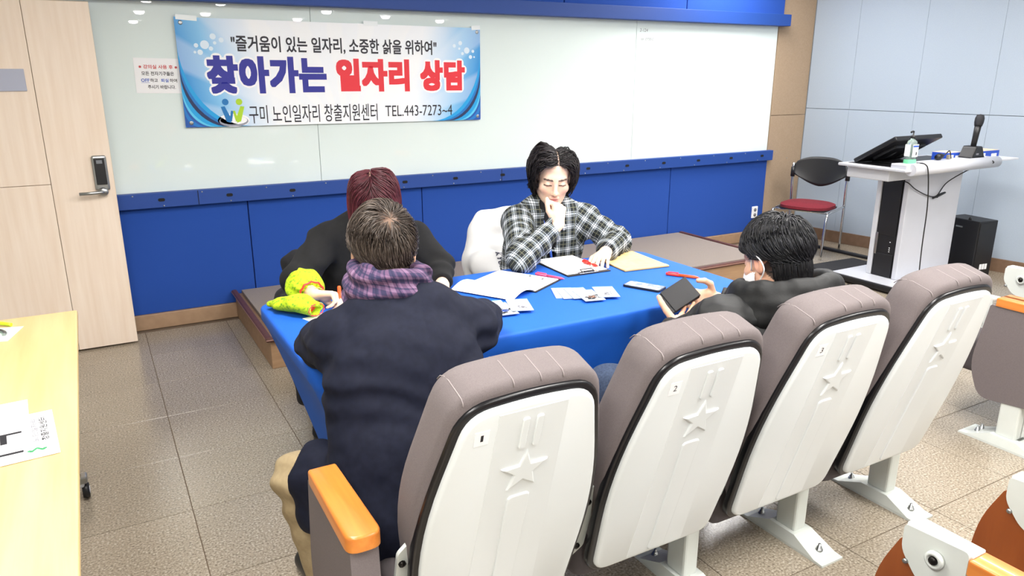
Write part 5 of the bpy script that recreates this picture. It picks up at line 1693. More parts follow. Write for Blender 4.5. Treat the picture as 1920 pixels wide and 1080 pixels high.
# ---------------------------------------------------------------- 2: person with burgundy hair, black knit
def person_knit():
    t = person((1.0, 3.1, 0), 'person with bowed burgundy hair, black knit top and lime sleeve covers, writing')
    Fh = Fr((1.012, 2.965, 1.085), (-0.22, -0.66, -0.62), (0, 0, 1), 1.08)
    neck = (1.005, 3.045, 0.975)
    fw = nrm((-0.1, -1, 0))
    shr, shl = v3(0.815, 3.03, 0.925), v3(1.195, 3.02, 0.900)
    er, el = v3(0.652, 2.885, 0.815), v3(1.255, 2.86, 0.80)
    wr, wl = v3(0.668, 2.712, 0.798), v3(1.175, 2.66, 0.782)
    S = Sdf((0.56, 2.42, 0.42), (1.36, 3.24, 1.28), 0.004)
    add_head(S, Fh, neck)
    S.cone((1.0, 3.1, 0.52), (1.0, 3.05, 0.86), 0.13, 0.14, 0.03, fw, 0.65)
    for a, b, c in ((shr, er, wr), (shl, el, wl)):
        S.cone((1.0, 3.04, 0.93), a, 0.075, 0.05, 0.03); S.cone(a, b, 0.048, 0.038, 0.02); S.cone(b, c, 0.038, 0.025, 0.02)
    kn, tips, tv = add_hand(S, wr, (0.86, -0.38, -0.04), (-0.25, -0.35, -0.9), 1, [(48, 50, 25), (60, 60, 30), (65, 62, 30), (68, 60, 30)], [(0.8, 0.35, 0.5), (1, -0.1, 0.5), (1, -0.2, 0.4)], 0.95)
    add_hand(S, wl, (-0.5, -0.85, -0.05), (0, 0, -1), -1, [(15, 20, 12)] * 4, [(0.7, 0.6, 0.2), (0.95, 0.2, 0.1), (1, 0, 0.1)], 0.95)
    def tn(V):
        T = tints(len(V), (240, 200, 174)); L = Fh.loc(V)
        T = blend(T, np.exp(-(((L - v3(0, .1, -.068)) / v3(.024, .02, .012)) ** 2).sum(1)) * 1.2, (190, 96, 92))
        ins = (L[:, 2] * 0.66 - L[:, 1] * 0.75 > 0.0) & (L[:, 2] > -0.06)
        return {'tint': blend(T, ins * (0.97 - 0.5 * (np.abs(L[:, 0] - 0.012) < 0.0025)), (52, 26, 28))}
    part(S, 'body', M_skin, t, 1, tn)
    def keep(q):
        p = q * v3(.078, .099, .090) + v3(0, -.012, .03)
        return (p[:, 2] * 0.66 - p[:, 1] * 0.75 > -0.008) & (p[:, 2] > -0.05)
    roots = sphere_roots(NR, 3600, keep)
    def flow(p, q):
        sg = np.tanh((q[:, 0] - 0.13) * 9)
        gl = Fh.R.T @ v3(0, 0, -1)
        return np.stack([sg * 0.8, np.zeros(len(q)), np.zeros(len(q))], 1) + gl * 0.85
    ln = 0.19 + 0.05 * NR.random(len(roots))
    P = grow(Fh, NR, roots, flow, ln, 13, (0.004 + 0.016 * NR.random(len(roots))) * np.clip(np.abs(roots[:, 0] - 0.13) * 3 + 0.25, 0, 1) + 0.006, wave=0.05, free=-0.2, under=-0.05, grav=0.75)
    g = NR.random((len(roots), 1))
    T = v3(lin((70, 26, 36))) * (1 - g) + v3(lin((122, 50, 62))) * g
    top = np.clip((roots[:, 2:3] - 0.35) * 1.6, 0, 1)
    T = T * (1 - 0.55 * top) + v3(lin((44, 24, 28))) * 0.55 * top
    V, F, T = strands(P, 0.0016 + 0.0012 * NR.random(len(roots)), T)
    np_mesh('hair', V, F, M_hair, t, tuple(t.location), {'tint': T})
    # knit top
    S = Sdf((0.55, 2.60, 0.40), (1.36, 3.30, 1.06), 0.0055)
    S.chain([(1.0, 3.12, 0.46), (1.0, 3.09, 0.62), (1.0, 3.05, 0.80), (1.005, 3.04, 0.89)], [0.20, 0.205, 0.20, 0.17], 0.05, fw, 0.66)
    S.cone((1.005, 3.04, 0.90), neck, 0.10, 0.068, 0.04)
    for a, b, c in ((shr, er, wr), (shl, el, wl)):
        S.cone(v3(1.0, 3.04, 0.945) * 0.6 + a * 0.4, a, 0.078, 0.072, 0.05); S.cone(a, b, 0.072, 0.062, 0.03); S.cone(b, c, 0.060, 0.042, 0.02)
        e = nrm(c - b); S.half(c - e * (0.06 if a is shr else 0.012), e, c - 0.10, c + 0.10)
    S.displace(lambda P: 0.005 * np.sin((P[:, 2] * 60 + P[:, 0] * 50) + 3 * np.sin(P[:, 1] * 16)) * np.clip(1 - np.abs(np.abs(P[:, 0] - 1.0) - 0.26) / 0.14, 0, 1) + 0.004 * fnoise(P, 26, 4))
    part(S, 'knit_top', M_knit, t, 1)
    # lime sleeve cover gathered at both ends
    S = Sdf((0.58, 2.62, 0.70), (0.82, 2.94, 0.92), 0.004)
    e = nrm(wr - er); a = er + e * 0.02; b = wr - e * 0.02; mdl = a * 0.5 + b * 0.5
    S.cone(a, mdl, 0.062, 0.070, 0.02); S.cone(mdl, b, 0.070, 0.050, 0.02)
    S.half(a, -e); S.half(b, e)
    ux = nrm(np.cross(e, (0, 0, 1))); uz = np.cross(ux, e)
    def gather(P):
        q = P - a; s_ = q @ e; L_ = np.linalg.norm(b - a); ang = np.arctan2(q @ uz, q @ ux)
        endw = np.exp(-(s_ / 0.035) ** 2) + np.exp(-((s_ - L_) / 0.04) ** 2)
        return 0.003 * endw * np.sin(ang * 11) + 0.0028 * np.sin(s_ * 75 + 2 * np.sin(ang * 3)) + 0.008 * endw + 0.0025 * fnoise(P, 40, 2)
    S.displace(gather)
    part(S, 'sleeve_cover', M_lime, t, 1)
    m = MB()
    ring = [b + (ux * math.cos(k * PI / 10) + uz * math.sin(k * PI / 10)) * (0.043 + 0.004 * (k % 2)) + e * 0.004 - v3(t.location) for k in range(20)]
    m.tube(ring, 0.004, 6, closed=True)
    m.build('red_hem', M_redpl, t)
    # bracelet
    bw = wr + nrm((0.86, -0.38, -0.04)) * 0.012
    MB().tube([bw + (ux * math.cos(k * PI / 10) * 0.031 + uz * math.sin(k * PI / 10) * 0.026) - v3(t.location) for k in range(20)], 0.0016, 6, closed=True).build('bracelet', mat('pale_gold', (226, 190, 130), 0.3, metal=0.7), t)
    # trousers
    S = Sdf((0.56, 2.60, 0.0), (1.28, 3.30, 0.62), 0.007)
    for hp, kn_, an in (((0.92, 3.13, 0.46), (0.80, 2.94, 0.47), (0.74, 3.0, 0.08)), ((1.09, 3.13, 0.46), (1.10, 2.94, 0.47), (1.10, 3.0, 0.08))):
        S.cone(hp, kn_, 0.095, 0.075, 0.04); S.cone(kn_, an, 0.072, 0.052, 0.03)
    S.half((0, 0, 0.07), (0, 0, -1))
    part(S, 'trousers', M_blackcloth, t, 1)
    for heel, toe in (((0.74, 3.01, 0), (0.72, 2.84, 0)), ((1.10, 3.01, 0), (1.10, 2.84, 0))):
        S = Sdf(np.minimum(heel, toe) - v3(.08, .08, .01), np.maximum(heel, toe) + v3(.08, .08, .17), 0.007); shoe(S, heel, toe); part(S, 'shoe', M_shoe, t, 1)
    # orange pen held between thumb and index
    tip = (tips[0] + tips[4]) / 2
    d = nrm((0.22, -0.05, 1.0)); d = nrm(v3(0.02, 0.05, 1.0))
    pen('pen', tuple(tip - d * 0.035), tuple(tip + d * 0.10), 0.0062, M_orange, 'orange pen held in the writing hand with the lime sleeve cover', M_orange)
person_knit()

# ---------------------------------------------------------------- 3: person in check overshirt, hand at the mouth
def person_check():
    t = person((1.94, 3.15, 0), 'person with wavy black hair and checked overshirt resting chin on hand')
    Fh = Fr((1.934, 3.035, 1.118), (-0.38, -0.88, -0.27), (0.03, 0, 1), 1.08)
    neck = (1.938, 3.085, 0.965)
    fw = nrm((-0.30, -0.95, 0))
    shr, shl = v3(1.768, 3.085, 0.905), v3(2.108, 3.02, 0.900)
    er, el = v3(1.632, 2.80, 0.803), v3(2.225, 2.885, 0.800)
    wr, wl = v3(1.842, 2.835, 0.930), v3(2.060, 2.755, 0.795)
    S = Sdf((1.55, 2.55, 0.44), (2.32, 3.30, 1.26), 0.0033)
    add_head(S, Fh, neck)
    S.cone((1.94, 3.18, 0.52), (1.94, 3.10, 0.86), 0.13, 0.14, 0.03, fw, 0.65)
    for a, b, c in ((shr, er, wr), (shl, el, wl)):
        S.cone((1.94, 3.09, 0.92), a, 0.075, 0.05, 0.03); S.cone(a, b, 0.048, 0.040, 0.02); S.cone(b, c, 0.040, 0.027, 0.02)
    add_hand(S, wr, (0.16, 0.20, 0.95), (-0.12, 0.98, -0.1), 1, [(62, 78, 45), (74, 80, 45), (80, 80, 45), (82, 78, 45)], [(0.85, 0.45, 0.30), (1.0, 0.12, 0.22), (1.0, -0.1, 0.25)], 1.0)
    kn, tips, _ = add_hand(S, wl, (-0.72, -0.62, -0.10), (0.05, 0, -1), -1, [(22, 32, 18), (24, 32, 18), (24, 34, 20), (26, 34, 20)], [(0.75, 0.6, 0.25), (0.95, 0.1, 0.25), (1, -0.2, 0.2)], 1.0)
    def tn(V):
        T = tints(len(V), (246, 208, 184)); L = Fh.loc(V)
        T = blend(T, np.exp(-(((L - v3(0, .094, -.068)) / v3(.021, .018, .010)) ** 2).sum(1)) * 1.1, (206, 112, 106))
        for sx in (-1, 1):
            T = blend(T, np.exp(-(((L - v3(sx * .045, .075, -.03)) / v3(.02, .02, .018)) ** 2).sum(1)) * 0.35, (238, 170, 150))
        # brows and lash lines
        for sx in (-1, 1):
            bx = L[:, 0] * sx
            brow = (bx > 0.012) & (bx < 0.052) & (np.abs(L[:, 2] - (0.0205 + 0.10 * (bx - 0.012) - 2.8 * (bx - 0.030).clip(0) ** 2)) < 0.0042) & (L[:, 1] > 0.04)
            T = blend(T, brow * 0.88, (40, 32, 30))
            lash = (bx > 0.015) & (bx < 0.049) & (np.abs(L[:, 2] - (-0.0035 - 7 * (bx - 0.031) ** 2 + 0.0015)) < 0.0028) & (L[:, 1] > 0.05)
            T = blend(T, lash * 0.92, (38, 28, 26))
        ins = (L[:, 2] * 0.66 - L[:, 1] * 0.75 > 0.006) & (L[:, 2] > -0.06)
        er_ = (np.abs(L[:, 0]) > 0.066) & (np.linalg.norm(L[:, 1:] - v3(-0.010, -0.006), axis=1) < 0.036)
        return {'tint': blend(T, (ins & ~er_) * (np.abs(L[:, 0] + 0.012) > 0.0015) * 0.93, (40, 32, 32))}
    part(S, 'body', M_skin, t, 0, tn)
    # hair: parted near the middle, wavy curtains over the temples
    def keep(q):
        p = q * v3(.078, .099, .090) + v3(0, -.012, .03)
        return (p[:, 2] * 0.66 - p[:, 1] * 0.75 > 0.007) & (p[:, 2] > -0.055) & (np.abs(p[:, 0] + 0.012) > 0.0005)
    roots = sphere_roots(NR, 3000, keep)
    def flow(p, q):
        sg = np.where(p[:, 0] > -0.012, 1.0, -1.0)
        fr = np.clip(q[:, 1] * 1.3, -1, 1)
        ax_ = np.abs(q[:, 0])
        front = np.clip(fr * 2.5, 0, 1)
        y = -0.16 * front * (1 - ax_) + 0.10 * front * (ax_ > 0.5) - 0.50 * (fr < -0.2)
        z = -0.30 * front * (1 - ax_) - (1 - front) * 0.5 - 1.6 * np.clip(ax_ - 0.42, 0, 1)
        return np.stack([sg * (1.15 - 0.9 * ax_), y, z], 1)
    n = len(roots)
    lock = 0.5 + 0.5 * np.sin(roots[:, 0] * 23 + roots[:, 1] * 17 + 2 * np.sin(roots[:, 2] * 11))
    ln = 0.098 + 0.022 * NR.random(n) + 0.036 * lock + 0.036 * np.clip(roots[:, 2], 0, 1)
    P = grow(Fh, NR, roots, flow, ln, 14, (0.015 + 0.012 * NR.random(n) + 0.018 * lock) * np.clip(np.abs(roots[:, 0] + 0.15) * 3 + 0.28, 0, 1), wave=0.75, free=-0.02, grav=0.25, phase=lock * 6.0)
    g = NR.random((n, 1)) ** 2
    T = v3(lin((16, 14, 16))) * (1 - g) + v3(lin((46, 38, 40))) * g
    V, F, T = strands(P, 0.0020 + 0.0016 * NR.random(n), T)
    np_mesh('hair', V, F, M_hair, t, tuple(t.location), {'tint': T})
    # black inner top
    S = Sdf((1.70, 2.90, 0.42), (2.18, 3.34, 1.06), 0.005)
    S.chain([(1.95, 3.20, 0.48), (1.94, 3.15, 0.66), (1.935, 3.10, 0.84)], [0.165, 0.165, 0.16], 0.05, fw, 0.66)
    S.cone((1.936, 3.09, 0.88), v3(neck) + v3(-0.006, -0.018, 0.022), 0.10, 0.064, 0.04)
    S.half(v3(neck) + v3(0, 0, 0.035), (0.05, 0.25, 1))
    part(S, 'inner_top', M_blackcloth, t, 1)
    # overshirt
    S = Sdf((1.53, 2.66, 0.40), (2.34, 3.38, 1.06), 0.005)
    S.chain([(1.95, 3.21, 0.46), (1.945, 3.16, 0.64), (1.94, 3.11, 0.80), (1.94, 3.085, 0.875)], [0.195, 0.195, 0.195, 0.165], 0.05, fw, 0.68)
    S.cone((1.94, 3.09, 0.89), (1.94, 3.095, 0.965), 0.115, 0.08, 0.05)
    for a, b, c in ((shr, er, wr), (shl, el, wl)):
        S.cone(v3(1.94, 3.085, 0.93) * 0.55 + a * 0.45, a, 0.078, 0.075, 0.05); S.cone(a, b, 0.075, 0.066, 0.035); S.cone(b, c, 0.064, 0.048, 0.025)
        e = nrm(c - b); S.half(c + e * 0.005, e, c - 0.075, c + 0.075)
    # open front: a narrow V down to the waist
    c0 = v3(1.938, 3.09, 0.0)
    rt_ = nrm(np.cross(fw, (0, 0, 1)))
    for z, w in ((0.99, 0.058), (0.95, 0.050), (0.90, 0.040), (0.85, 0.031), (0.80, 0.027), (0.74, 0.025), (0.66, 0.024), (0.58, 0.024)):
        S.cone(c0 + fw * 0.08 + v3(0, 0, z), c0 + fw * 0.30 + v3(0, 0, z), w, w, 0.006, None, 1, 's')
    def folds(P):
        f = 0.0035 * fnoise(P, 34, 6)
        for a, b in ((shr, er), (shl, el), (er, wr), (el, wl)):
            tt, d = seg_t(P, a, b)
            f += 0.0055 * np.sin(tt * 21 + 6 * (P[:, 2] - a[2]) * 4 + 1.5 * np.sin(P[:, 0] * 30)) * np.exp(-((d - 0.06) / 0.04) ** 2) * ((tt > 0.0) & (tt < 1.0))
        return f
    S.displace(folds)
    M_check = plaid('green_black_white_check', (26, 32, 34), (140, 148, 154), (232, 236, 242), (120, 120, 96), 0.058, layout=[(0.0, 0), (0.06, .75), (0.14, 0), (0.20, 1), (0.34, 0), (0.40, .75), (0.48, 0), (0.74, 2), (0.785, 0)])
    segs = [(shr, er, 0.058, 'limb'), (er, wr, 0.085, 'limb'), (shl, el, 0.07, 'limb'), (el, wl, 0.06, 'limb'), (v3(1.95, 3.18, 0.45), v3(1.94, 3.09, 0.95), 0.125, rt_)]
    part(S, 'checked_overshirt', M_check, t, 1, lambda V: {'weave': limb_coords(V, segs)})
    # collar: stand and two points
    S = Sdf((1.78, 2.92, 0.84), (2.10, 3.24, 1.06), 0.0038)
    def cp(ang, r, z): return v3(1.938, 3.085, z) + (fw * math.cos(ang) + rt_ * math.sin(ang)) * r
    rg = [cp(R(-205 + 410 * 0) + R(k), 0.0, 0) for k in ()]
    arc = [cp(R(35 + k * 290 / 16), 0.083 + (0.02 if k in (0, 16) else 0.0), 0.985 - 0.03 * (1 - math.sin(PI * k / 16))) for k in range(17)]
    for k in range(16): S.cone(arc[k], arc[k + 1], 0.014, 0.014, 0.006)
    arc2 = [cp(R(35 + k * 290 / 16), 0.100, 0.962 - 0.03 * (1 - math.sin(PI * k / 16))) for k in range(17)]
    for k in range(16): S.cone(arc2[k], arc2[k + 1], 0.016, 0.016, 0.012)
    for sg in (1, -1):
        a = cp(R(30) * sg, 0.098, 0.955); b = cp(R(24) * sg, 0.128, 0.880); c = cp(R(55) * sg, 0.118, 0.905); d = cp(R(70) * sg, 0.105, 0.945)
        for p_, q_ in ((a, b), (b, c), (c, d), (a, c), (a, d)): S.cone(p_, q_, 0.010, 0.009, 0.012)
    part(S, 'shirt_collar', M_check, t, 1, lambda V: {'weave': np.stack([V[:, 2], V @ rt_, np.zeros(len(V))], 1)})
    # lanyard
    ln_ = [cp(R(40), 0.088, 0.955) + fw * 0.02, cp(R(16), 0.118, 0.86) + fw * 0.01, cp(R(6), 0.135, 0.76), cp(R(2), 0.135, 0.66)]
    o = v3(t.location)
    MB().tube([p - Vector(o) for p in spline([tuple(q) for q in ln_], 5)], 0.006, 6).build('lanyard', M_blueprint, t)
    # trousers and shoes
    S = Sdf((1.66, 2.72, 0.0), (2.24, 3.40, 0.62), 0.007)
    for hp, kn_, an in (((1.86, 3.22, 0.46), (1.84, 2.98, 0.47), (1.84, 3.02, 0.08)), ((2.03, 3.22, 0.46), (2.06, 2.98, 0.47), (2.06, 3.02, 0.08))):
        S.cone(hp, kn_, 0.095, 0.075, 0.04); S.cone(kn_, an, 0.072, 0.055, 0.03)
    S.half((0, 0, 0.07), (0, 0, -1))
    part(S, 'trousers', M_blackcloth, t, 1)
    for heel, toe in (((1.84, 3.03, 0), (1.83, 2.86, 0)), ((2.06, 3.03, 0), (2.06, 2.86, 0))):
        S = Sdf(np.minimum(heel, toe) - v3(.08, .08, .01), np.maximum(heel, toe) + v3(.08, .08, .17), 0.007); shoe(S, heel, toe); part(S, 'shoe', M_shoe, t, 1)
    # red pen under the fingers
    a = tips[1] * 0.5 + tips[0] * 0.5
    pen('pen', (1.945, 2.655, TZ + 0.014), (1.935, 2.765, TZ + 0.016), 0.0062, M_redpl, 'red pen under the hand resting on the clipboard', M_redpl)
person_check()

# ---------------------------------------------------------------- 4: person in black puffer jacket with a wallet
def person_puffer():
    t = person((1.79, 1.6, 0), 'person in black puffer jacket and white mask looking into a wallet')
    Fh = Fr((1.836, 1.570, 1.040), (0.06, 0.93, -0.34), (0, 0, 1), 1.08)
    neck = (1.822, 1.50, 0.94)
    fw = nrm((0.02, 1, 0))
    shl, shr = v3(1.605, 1.555, 0.850), v3(2.035, 1.540, 0.845)
    el, er = v3(1.600, 1.795, 0.690), v3(2.115, 1.775, 0.715)
    wl, wr = v3(1.722, 1.866, 0.746), v3(1.992, 1.954, 0.779)
    S = Sdf((1.50, 1.30, 0.40), (2.26, 2.16, 1.24), 0.0036)
    add_head(S, Fh, neck)
    S.cone((1.78, 1.60, 0.50), (1.81, 1.51, 0.82), 0.13, 0.14, 0.03, fw, 0.65)
    for a, b, c in ((shl, el, wl), (shr, er, wr)):
        S.cone((1.82, 1.51, 0.86), a, 0.075, 0.05, 0.03); S.cone(a, b, 0.050, 0.042, 0.02); S.cone(b, c, 0.042, 0.028, 0.02)
    add_hand(S, wl, (0.86, 0.50, -0.06), (-0.08, -0.30, 1), -1, [(8, 22, 16), (14, 26, 18), (20, 30, 20), (26, 34, 22)], [(0.15, 0.85, 0.50), (0.15, 0.80, 0.55), (0.2, 0.7, 0.6)], 1.0)
    fR = nrm((-0.80, 0.30, 0.10)); pR = nrm((-0.42, -0.62, 0.66))
    kn, tips, _ = add_hand(S, wr, fR, pR, 1, [(-4, 4, 4), (-3, 5, 4), (-2, 5, 4), (0, 6, 6)], [(0.50, 0.50, 0.80), (0.90, 0.10, 0.45), (0.98, -0.05, 0.0)], 1.0)
    def tn(V):
        T = tints(len(V), (236, 186, 156)); L = Fh.loc(V)
        er_ = (np.abs(L[:, 0]) > 0.066) & (np.linalg.norm(L[:, 1:] - v3(-0.010, -0.006), axis=1) < 0.037)
        T = blend(T, er_ * 0.5, (236, 160, 134))
        ins = (L[:, 2] * 0.66 - L[:, 1] * 0.75 > -0.012) & ~er_ & (L[:, 2] > -0.105) & (L[:, 1] < 0.07)
        return {'tint': blend(T, ins * 0.93, (34, 30, 32))}
    part(S, 'body', M_skin, t, 0, tn)
    def keep(q):
        p = q * v3(.078, .099, .090) + v3(0, -.012, .03)
        m = (p[:, 2] * 0.66 - p[:, 1] * 0.75 > -0.014) & (p[:, 2] > -0.078)
        return m & ~((np.abs(p[:, 0]) > 0.058) & (p[:, 2] < 0.010) & (p[:, 1] > -0.036))
    roots = sphere_roots(NR, 4200, keep)
    wh = nrm((0.12, -0.45, 0.88))
    def flow(p, q):
        d = q - wh * (q @ wh)[:, None]
        d = d / (np.linalg.norm(d, axis=1, keepdims=True) + 1e-6)
        return d + np.cross(np.tile(wh, (len(q), 1)), q) * 0.3 + v3(0, 0, -0.3)
    n = len(roots)
    up = np.clip((roots[:, 2] + 0.25) / 0.6, 0, 1)
    ln = 0.022 + 0.028 * up + 0.010 * NR.random(n) + 0.022 * ((roots[:, 2] < -0.45) & (roots[:, 1] < 0.1))
    P = grow(Fh, NR, roots, flow, ln, 8, 0.004 + 0.009 * up + 0.006 * NR.random(n), wave=0.14, free=-0.042, grav=0.7)
    g = NR.random((n, 1)) ** 2
    T = v3(lin((12, 12, 15))) * (1 - g) + v3(lin((44, 44, 50))) * g
    # cropped nape: short strands lying on the back of the neck
    m = 900
    ph = R(-90) + (NR.random(m) - 0.5) * R(150); z0 = -0.015 - 0.075 * NR.random(m); tt = np.linspace(0, 1, 4)
    rr = 0.061 + 0.012 * np.clip((z0 + 0.06) / 0.045, 0, 1.6)
    N_ = np.stack([np.stack([(rr + 0.002) * np.cos(ph) * (1 + 0.01 * k), -0.030 + (rr + 0.003 * (1 - k)) * np.sin(ph), z0 - 0.030 * k], 1) for k in tt], 1)
    N_ = Fh.c + Fh.s * (N_ @ Fh.R.T)
    V2, F2, T2 = strands(N_, 0.0012 + 0.0006 * NR.random(m), v3(lin((20, 19, 22))) * (0.6 + 0.8 * NR.random((m, 1))))
    V, F, T = merge([strands(P, 0.0016 + 0.0011 * NR.random(n), T), (V2, F2, T2)])
    np_mesh('hair', V, F, M_hair, t, tuple(t.location), {'tint': T})
    # mask: shell over nose, mouth and chin, with ear loops
    S = Sdf(Fh.c - 0.19, Fh.c + 0.19, 0.0036)
    S.hell(Fh, (0, 0.040, -0.052), (0.070, 0.078, 0.062), 0)
    S.hell(Fh, (0, 0.100, -0.035), (0.020, 0.022, 0.022), 0.03)
    S.hell(Fh, (0, 0.030, -0.056), (0.066, 0.076, 0.075), 0, 's')
    S.half(Fh.pt(0, 0.018, 0), -Fh.dr(0, 1, 0.15))
    part(S, 'face_mask', M_white, t, 1)
    o = v3(t.location)
    for sx in (-1, 1):
        up_ = [Fh.pt(sx * a, b, c) - o for a, b, c in ((0.066, 0.035, -0.022), (0.080, 0.012, 0.008), (0.089, -0.012, 0.018), (0.088, -0.030, 0.002), (0.083, -0.034, -0.022), (0.078, -0.020, -0.040), (0.071, 0.010, -0.062), (0.062, 0.035, -0.080))]
        MB().tube([tuple(p) for p in spline([tuple(q) for q in up_], 5)], 0.0022, 6).build('ear_loop', M_white, t)
    # jacket
    S = Sdf((1.44, 1.22, 0.36), (2.26, 2.04, 1.06), 0.0055)
    S.chain([(1.77, 1.60, 0.44), (1.78, 1.57, 0.60), (1.80, 1.525, 0.70), (1.82, 1.51, 0.765)], [0.235, 0.235, 0.22, 0.175], 0.06, fw, 0.68)
    for a, b, c in ((shl, el, wl), (shr, er, wr)):
        S.cone(v3(1.82, 1.51, 0.87) * 0.5 + a * 0.5, a, 0.095, 0.090, 0.05); S.cone(a, b, 0.092, 0.082, 0.04); S.cone(b, c, 0.078, 0.048, 0.03)
        e = nrm(c - b); S.half(c - e * 0.004, e, c - 0.085, c + 0.085)
    def quilt(P):
        f = 0.015 * np.sqrt(np.abs(np.sin((P[:, 2] - 0.40 + 0.008 * np.sin(P[:, 0] * 20)) * PI / 0.098))) - 0.009
        dT = np.linalg.norm(P[:, :2] - v3(1.81, 1.53), axis=1)
        tor = np.clip((0.30 - np.abs(P[:, 0] - 1.81)) / 0.08, 0, 1)
        out = -f * tor
        for a, b in ((shl, el), (shr, er), (el, wl), (er, wr)):
            tt, d = seg_t(P, a, b)
            L_ = np.linalg.norm(b - a)
            w = np.exp(-((d - 0.085) / 0.05) ** 2) * (1 - tor) * ((tt > -0.1) & (tt < 1.1))
            out -= w * (0.013 * np.sqrt(np.abs(np.sin(tt * L_ * PI / 0.085))) - 0.008)
        return out + 0.004 * fnoise(P, 38, 3) + 0.003 * fnoise(P, 80, 5)
    S.displace(quilt)
    part(S, 'puffer_jacket', M_puffer, t, 1)
    # stand-up collar, padded and slumped
    S = Sdf((1.62, 1.30, 0.84), (2.04, 1.76, 1.06), 0.0045)
    for (z0, rad, th) in ((0.895, 0.136, 0.040), (0.935, 0.132, 0.036), (0.972, 0.132, 0.024)):
        ring = []
        for k in range(19):
            a = R(115 + k * 310 / 18)
            ring.append(v3(1.826 + rad * 1.08 * math.cos(a), 1.520 + rad * 1.0 * math.sin(a), z0 - 0.030 * math.sin(a)))
        for k in range(18): S.cone(ring[k], ring[k + 1], th, th, 0.02)
    S.displace(lambda P: 0.0022 * np.sin(np.arctan2(P[:, 1] - 1.52, P[:, 0] - 1.826) * 7 + P[:, 2] * 50) + 0.003 * fnoise(P, 40, 4))
    part(S, 'jacket_collar', M_puffer, t, 1)
    # jeans and shoes
    S = Sdf((1.40, 1.45, 0.0), (2.12, 2.22, 0.66), 0.006)
    for hp, kn_, an in (((1.68, 1.66, 0.46), (1.535, 2.005, 0.515), (1.56, 1.98, 0.09)), ((1.86, 1.66, 0.46), (1.90, 2.01, 0.50), (1.88, 1.98, 0.09))):
        S.cone(hp, kn_, 0.095, 0.075, 0.03); S.cone(kn_, an, 0.073, 0.058, 0.03)
    S.half((0, 0, 0.07), (0, 0, -1))
    S.displace(lambda P: 0.004 * fnoise(P, 36, 8) + 0.003 * np.sin(P[:, 2] * 70 + P[:, 1] * 30))
    part(S, 'jeans', M_denim, t, 1)
    for heel, toe in (((1.56, 1.97, 0), (1.55, 2.08, 0)), ((1.88, 1.97, 0), (1.89, 2.08, 0))):
        S = Sdf(np.minimum(heel, toe) - v3(.08, .08, .01), np.maximum(heel, toe) + v3(.08, .08, .17), 0.007); shoe(S, heel, toe); part(S, 'shoe', M_shoe, t, 1)
    MB().box((0, 0, 0), (0.006, 0.03, 0.016), 0.002, Matrix.Rotation(R(25), 3, 'X')).build('frayed_tear', M_white, t, tuple(v3(1.548, 1.945, 0.588) - o))
    # wrist strap
    cf = wl + nrm(wl - el) * 0.012
    # wallet: two leather covers, card pages between
    n_ = nrm((-0.42, -0.62, 0.66)); e2 = v3(-0.80, 0.10, -0.38); e2 = nrm(e2 - n_ * (e2 @ n_)); e1 = np.cross(n_, e2)
    w = empty('wallet', (1.838, 1.995, 0.812)); tag(w, 'black leather bifold wallet held open in both hands', 'wallet')
    Mw = axes(Vector(e2), Vector(e1), Vector(n_)).to_4x4()
    def wb_(name, c, d, m_, bev=0.002, rx=0.0):
        b = MB().box(c, d, bev, Matrix.Rotation(R(rx), 3, 'Y'))
        for q in b.bm.verts: q.co = Mw @ q.co
        return b.build(name, m_, w)
    wb_('cover', (0, 0, 0.007), (0.115, 0.092, 0.004), M_leather, 0.0018)
    wb_('cover', (-0.002, 0, -0.012), (0.115, 0.092, 0.004), M_leather, 0.0018, -4)
    wb_('spine', (-0.057, 0, -0.003), (0.006, 0.092, 0.020), M_leather, 0.0025)
    M_card = mat('card_edges', (190, 190, 198), 0.5)
    for k, (m_, z) in enumerate(((M_leather, 0.0032), (M_card, 0.0004), (M_leather, -0.0024), (M_card, -0.0052), (M_leather, -0.0080))):
        wb_('card_pocket', (0.011 - 0.0012 * k, 0, z), (0.114, 0.086 if m_ is M_card else 0.089, 0.0024), m_, 0.0005)
person_puffer()

# ================================================================ chairs of the two staff, pouch, loose paper
def simple_chair(name, loc, rz, label, seat_m, back_m, z_top=0.83):
    t = empty(name, loc, R(rz)); tag(t, label, 'chair')
    for sx in (-1, 1):
        MB().tube([(sx * 0.19, 0.18, 0.005), (sx * 0.18, 0.16, 0.42)], 0.012, 8).build('leg', M_chrome, t)
        MB().tube(spline([(sx * 0.20, -0.22, 0.005), (sx * 0.19, -0.19, 0.42), (sx * 0.18, -0.23, z_top - 0.06)], 5), 0.012, 8).build('leg', M_chrome, t)
    MB().box((0, 0, 0.41), (0.42, 0.40, 0.03), 0.012).build('seat', seat_m, t)
    return t
M_whitecloth = mat('white_canvas_cover', (240, 240, 240), 0.85, bump=0.3, bscale=60)
wc = simple_chair('chair', (1.985, 3.36, 0), 190, 'chair with white lettered cloth cover behind the person in checked overshirt', M_whitecloth, M_whitecloth)
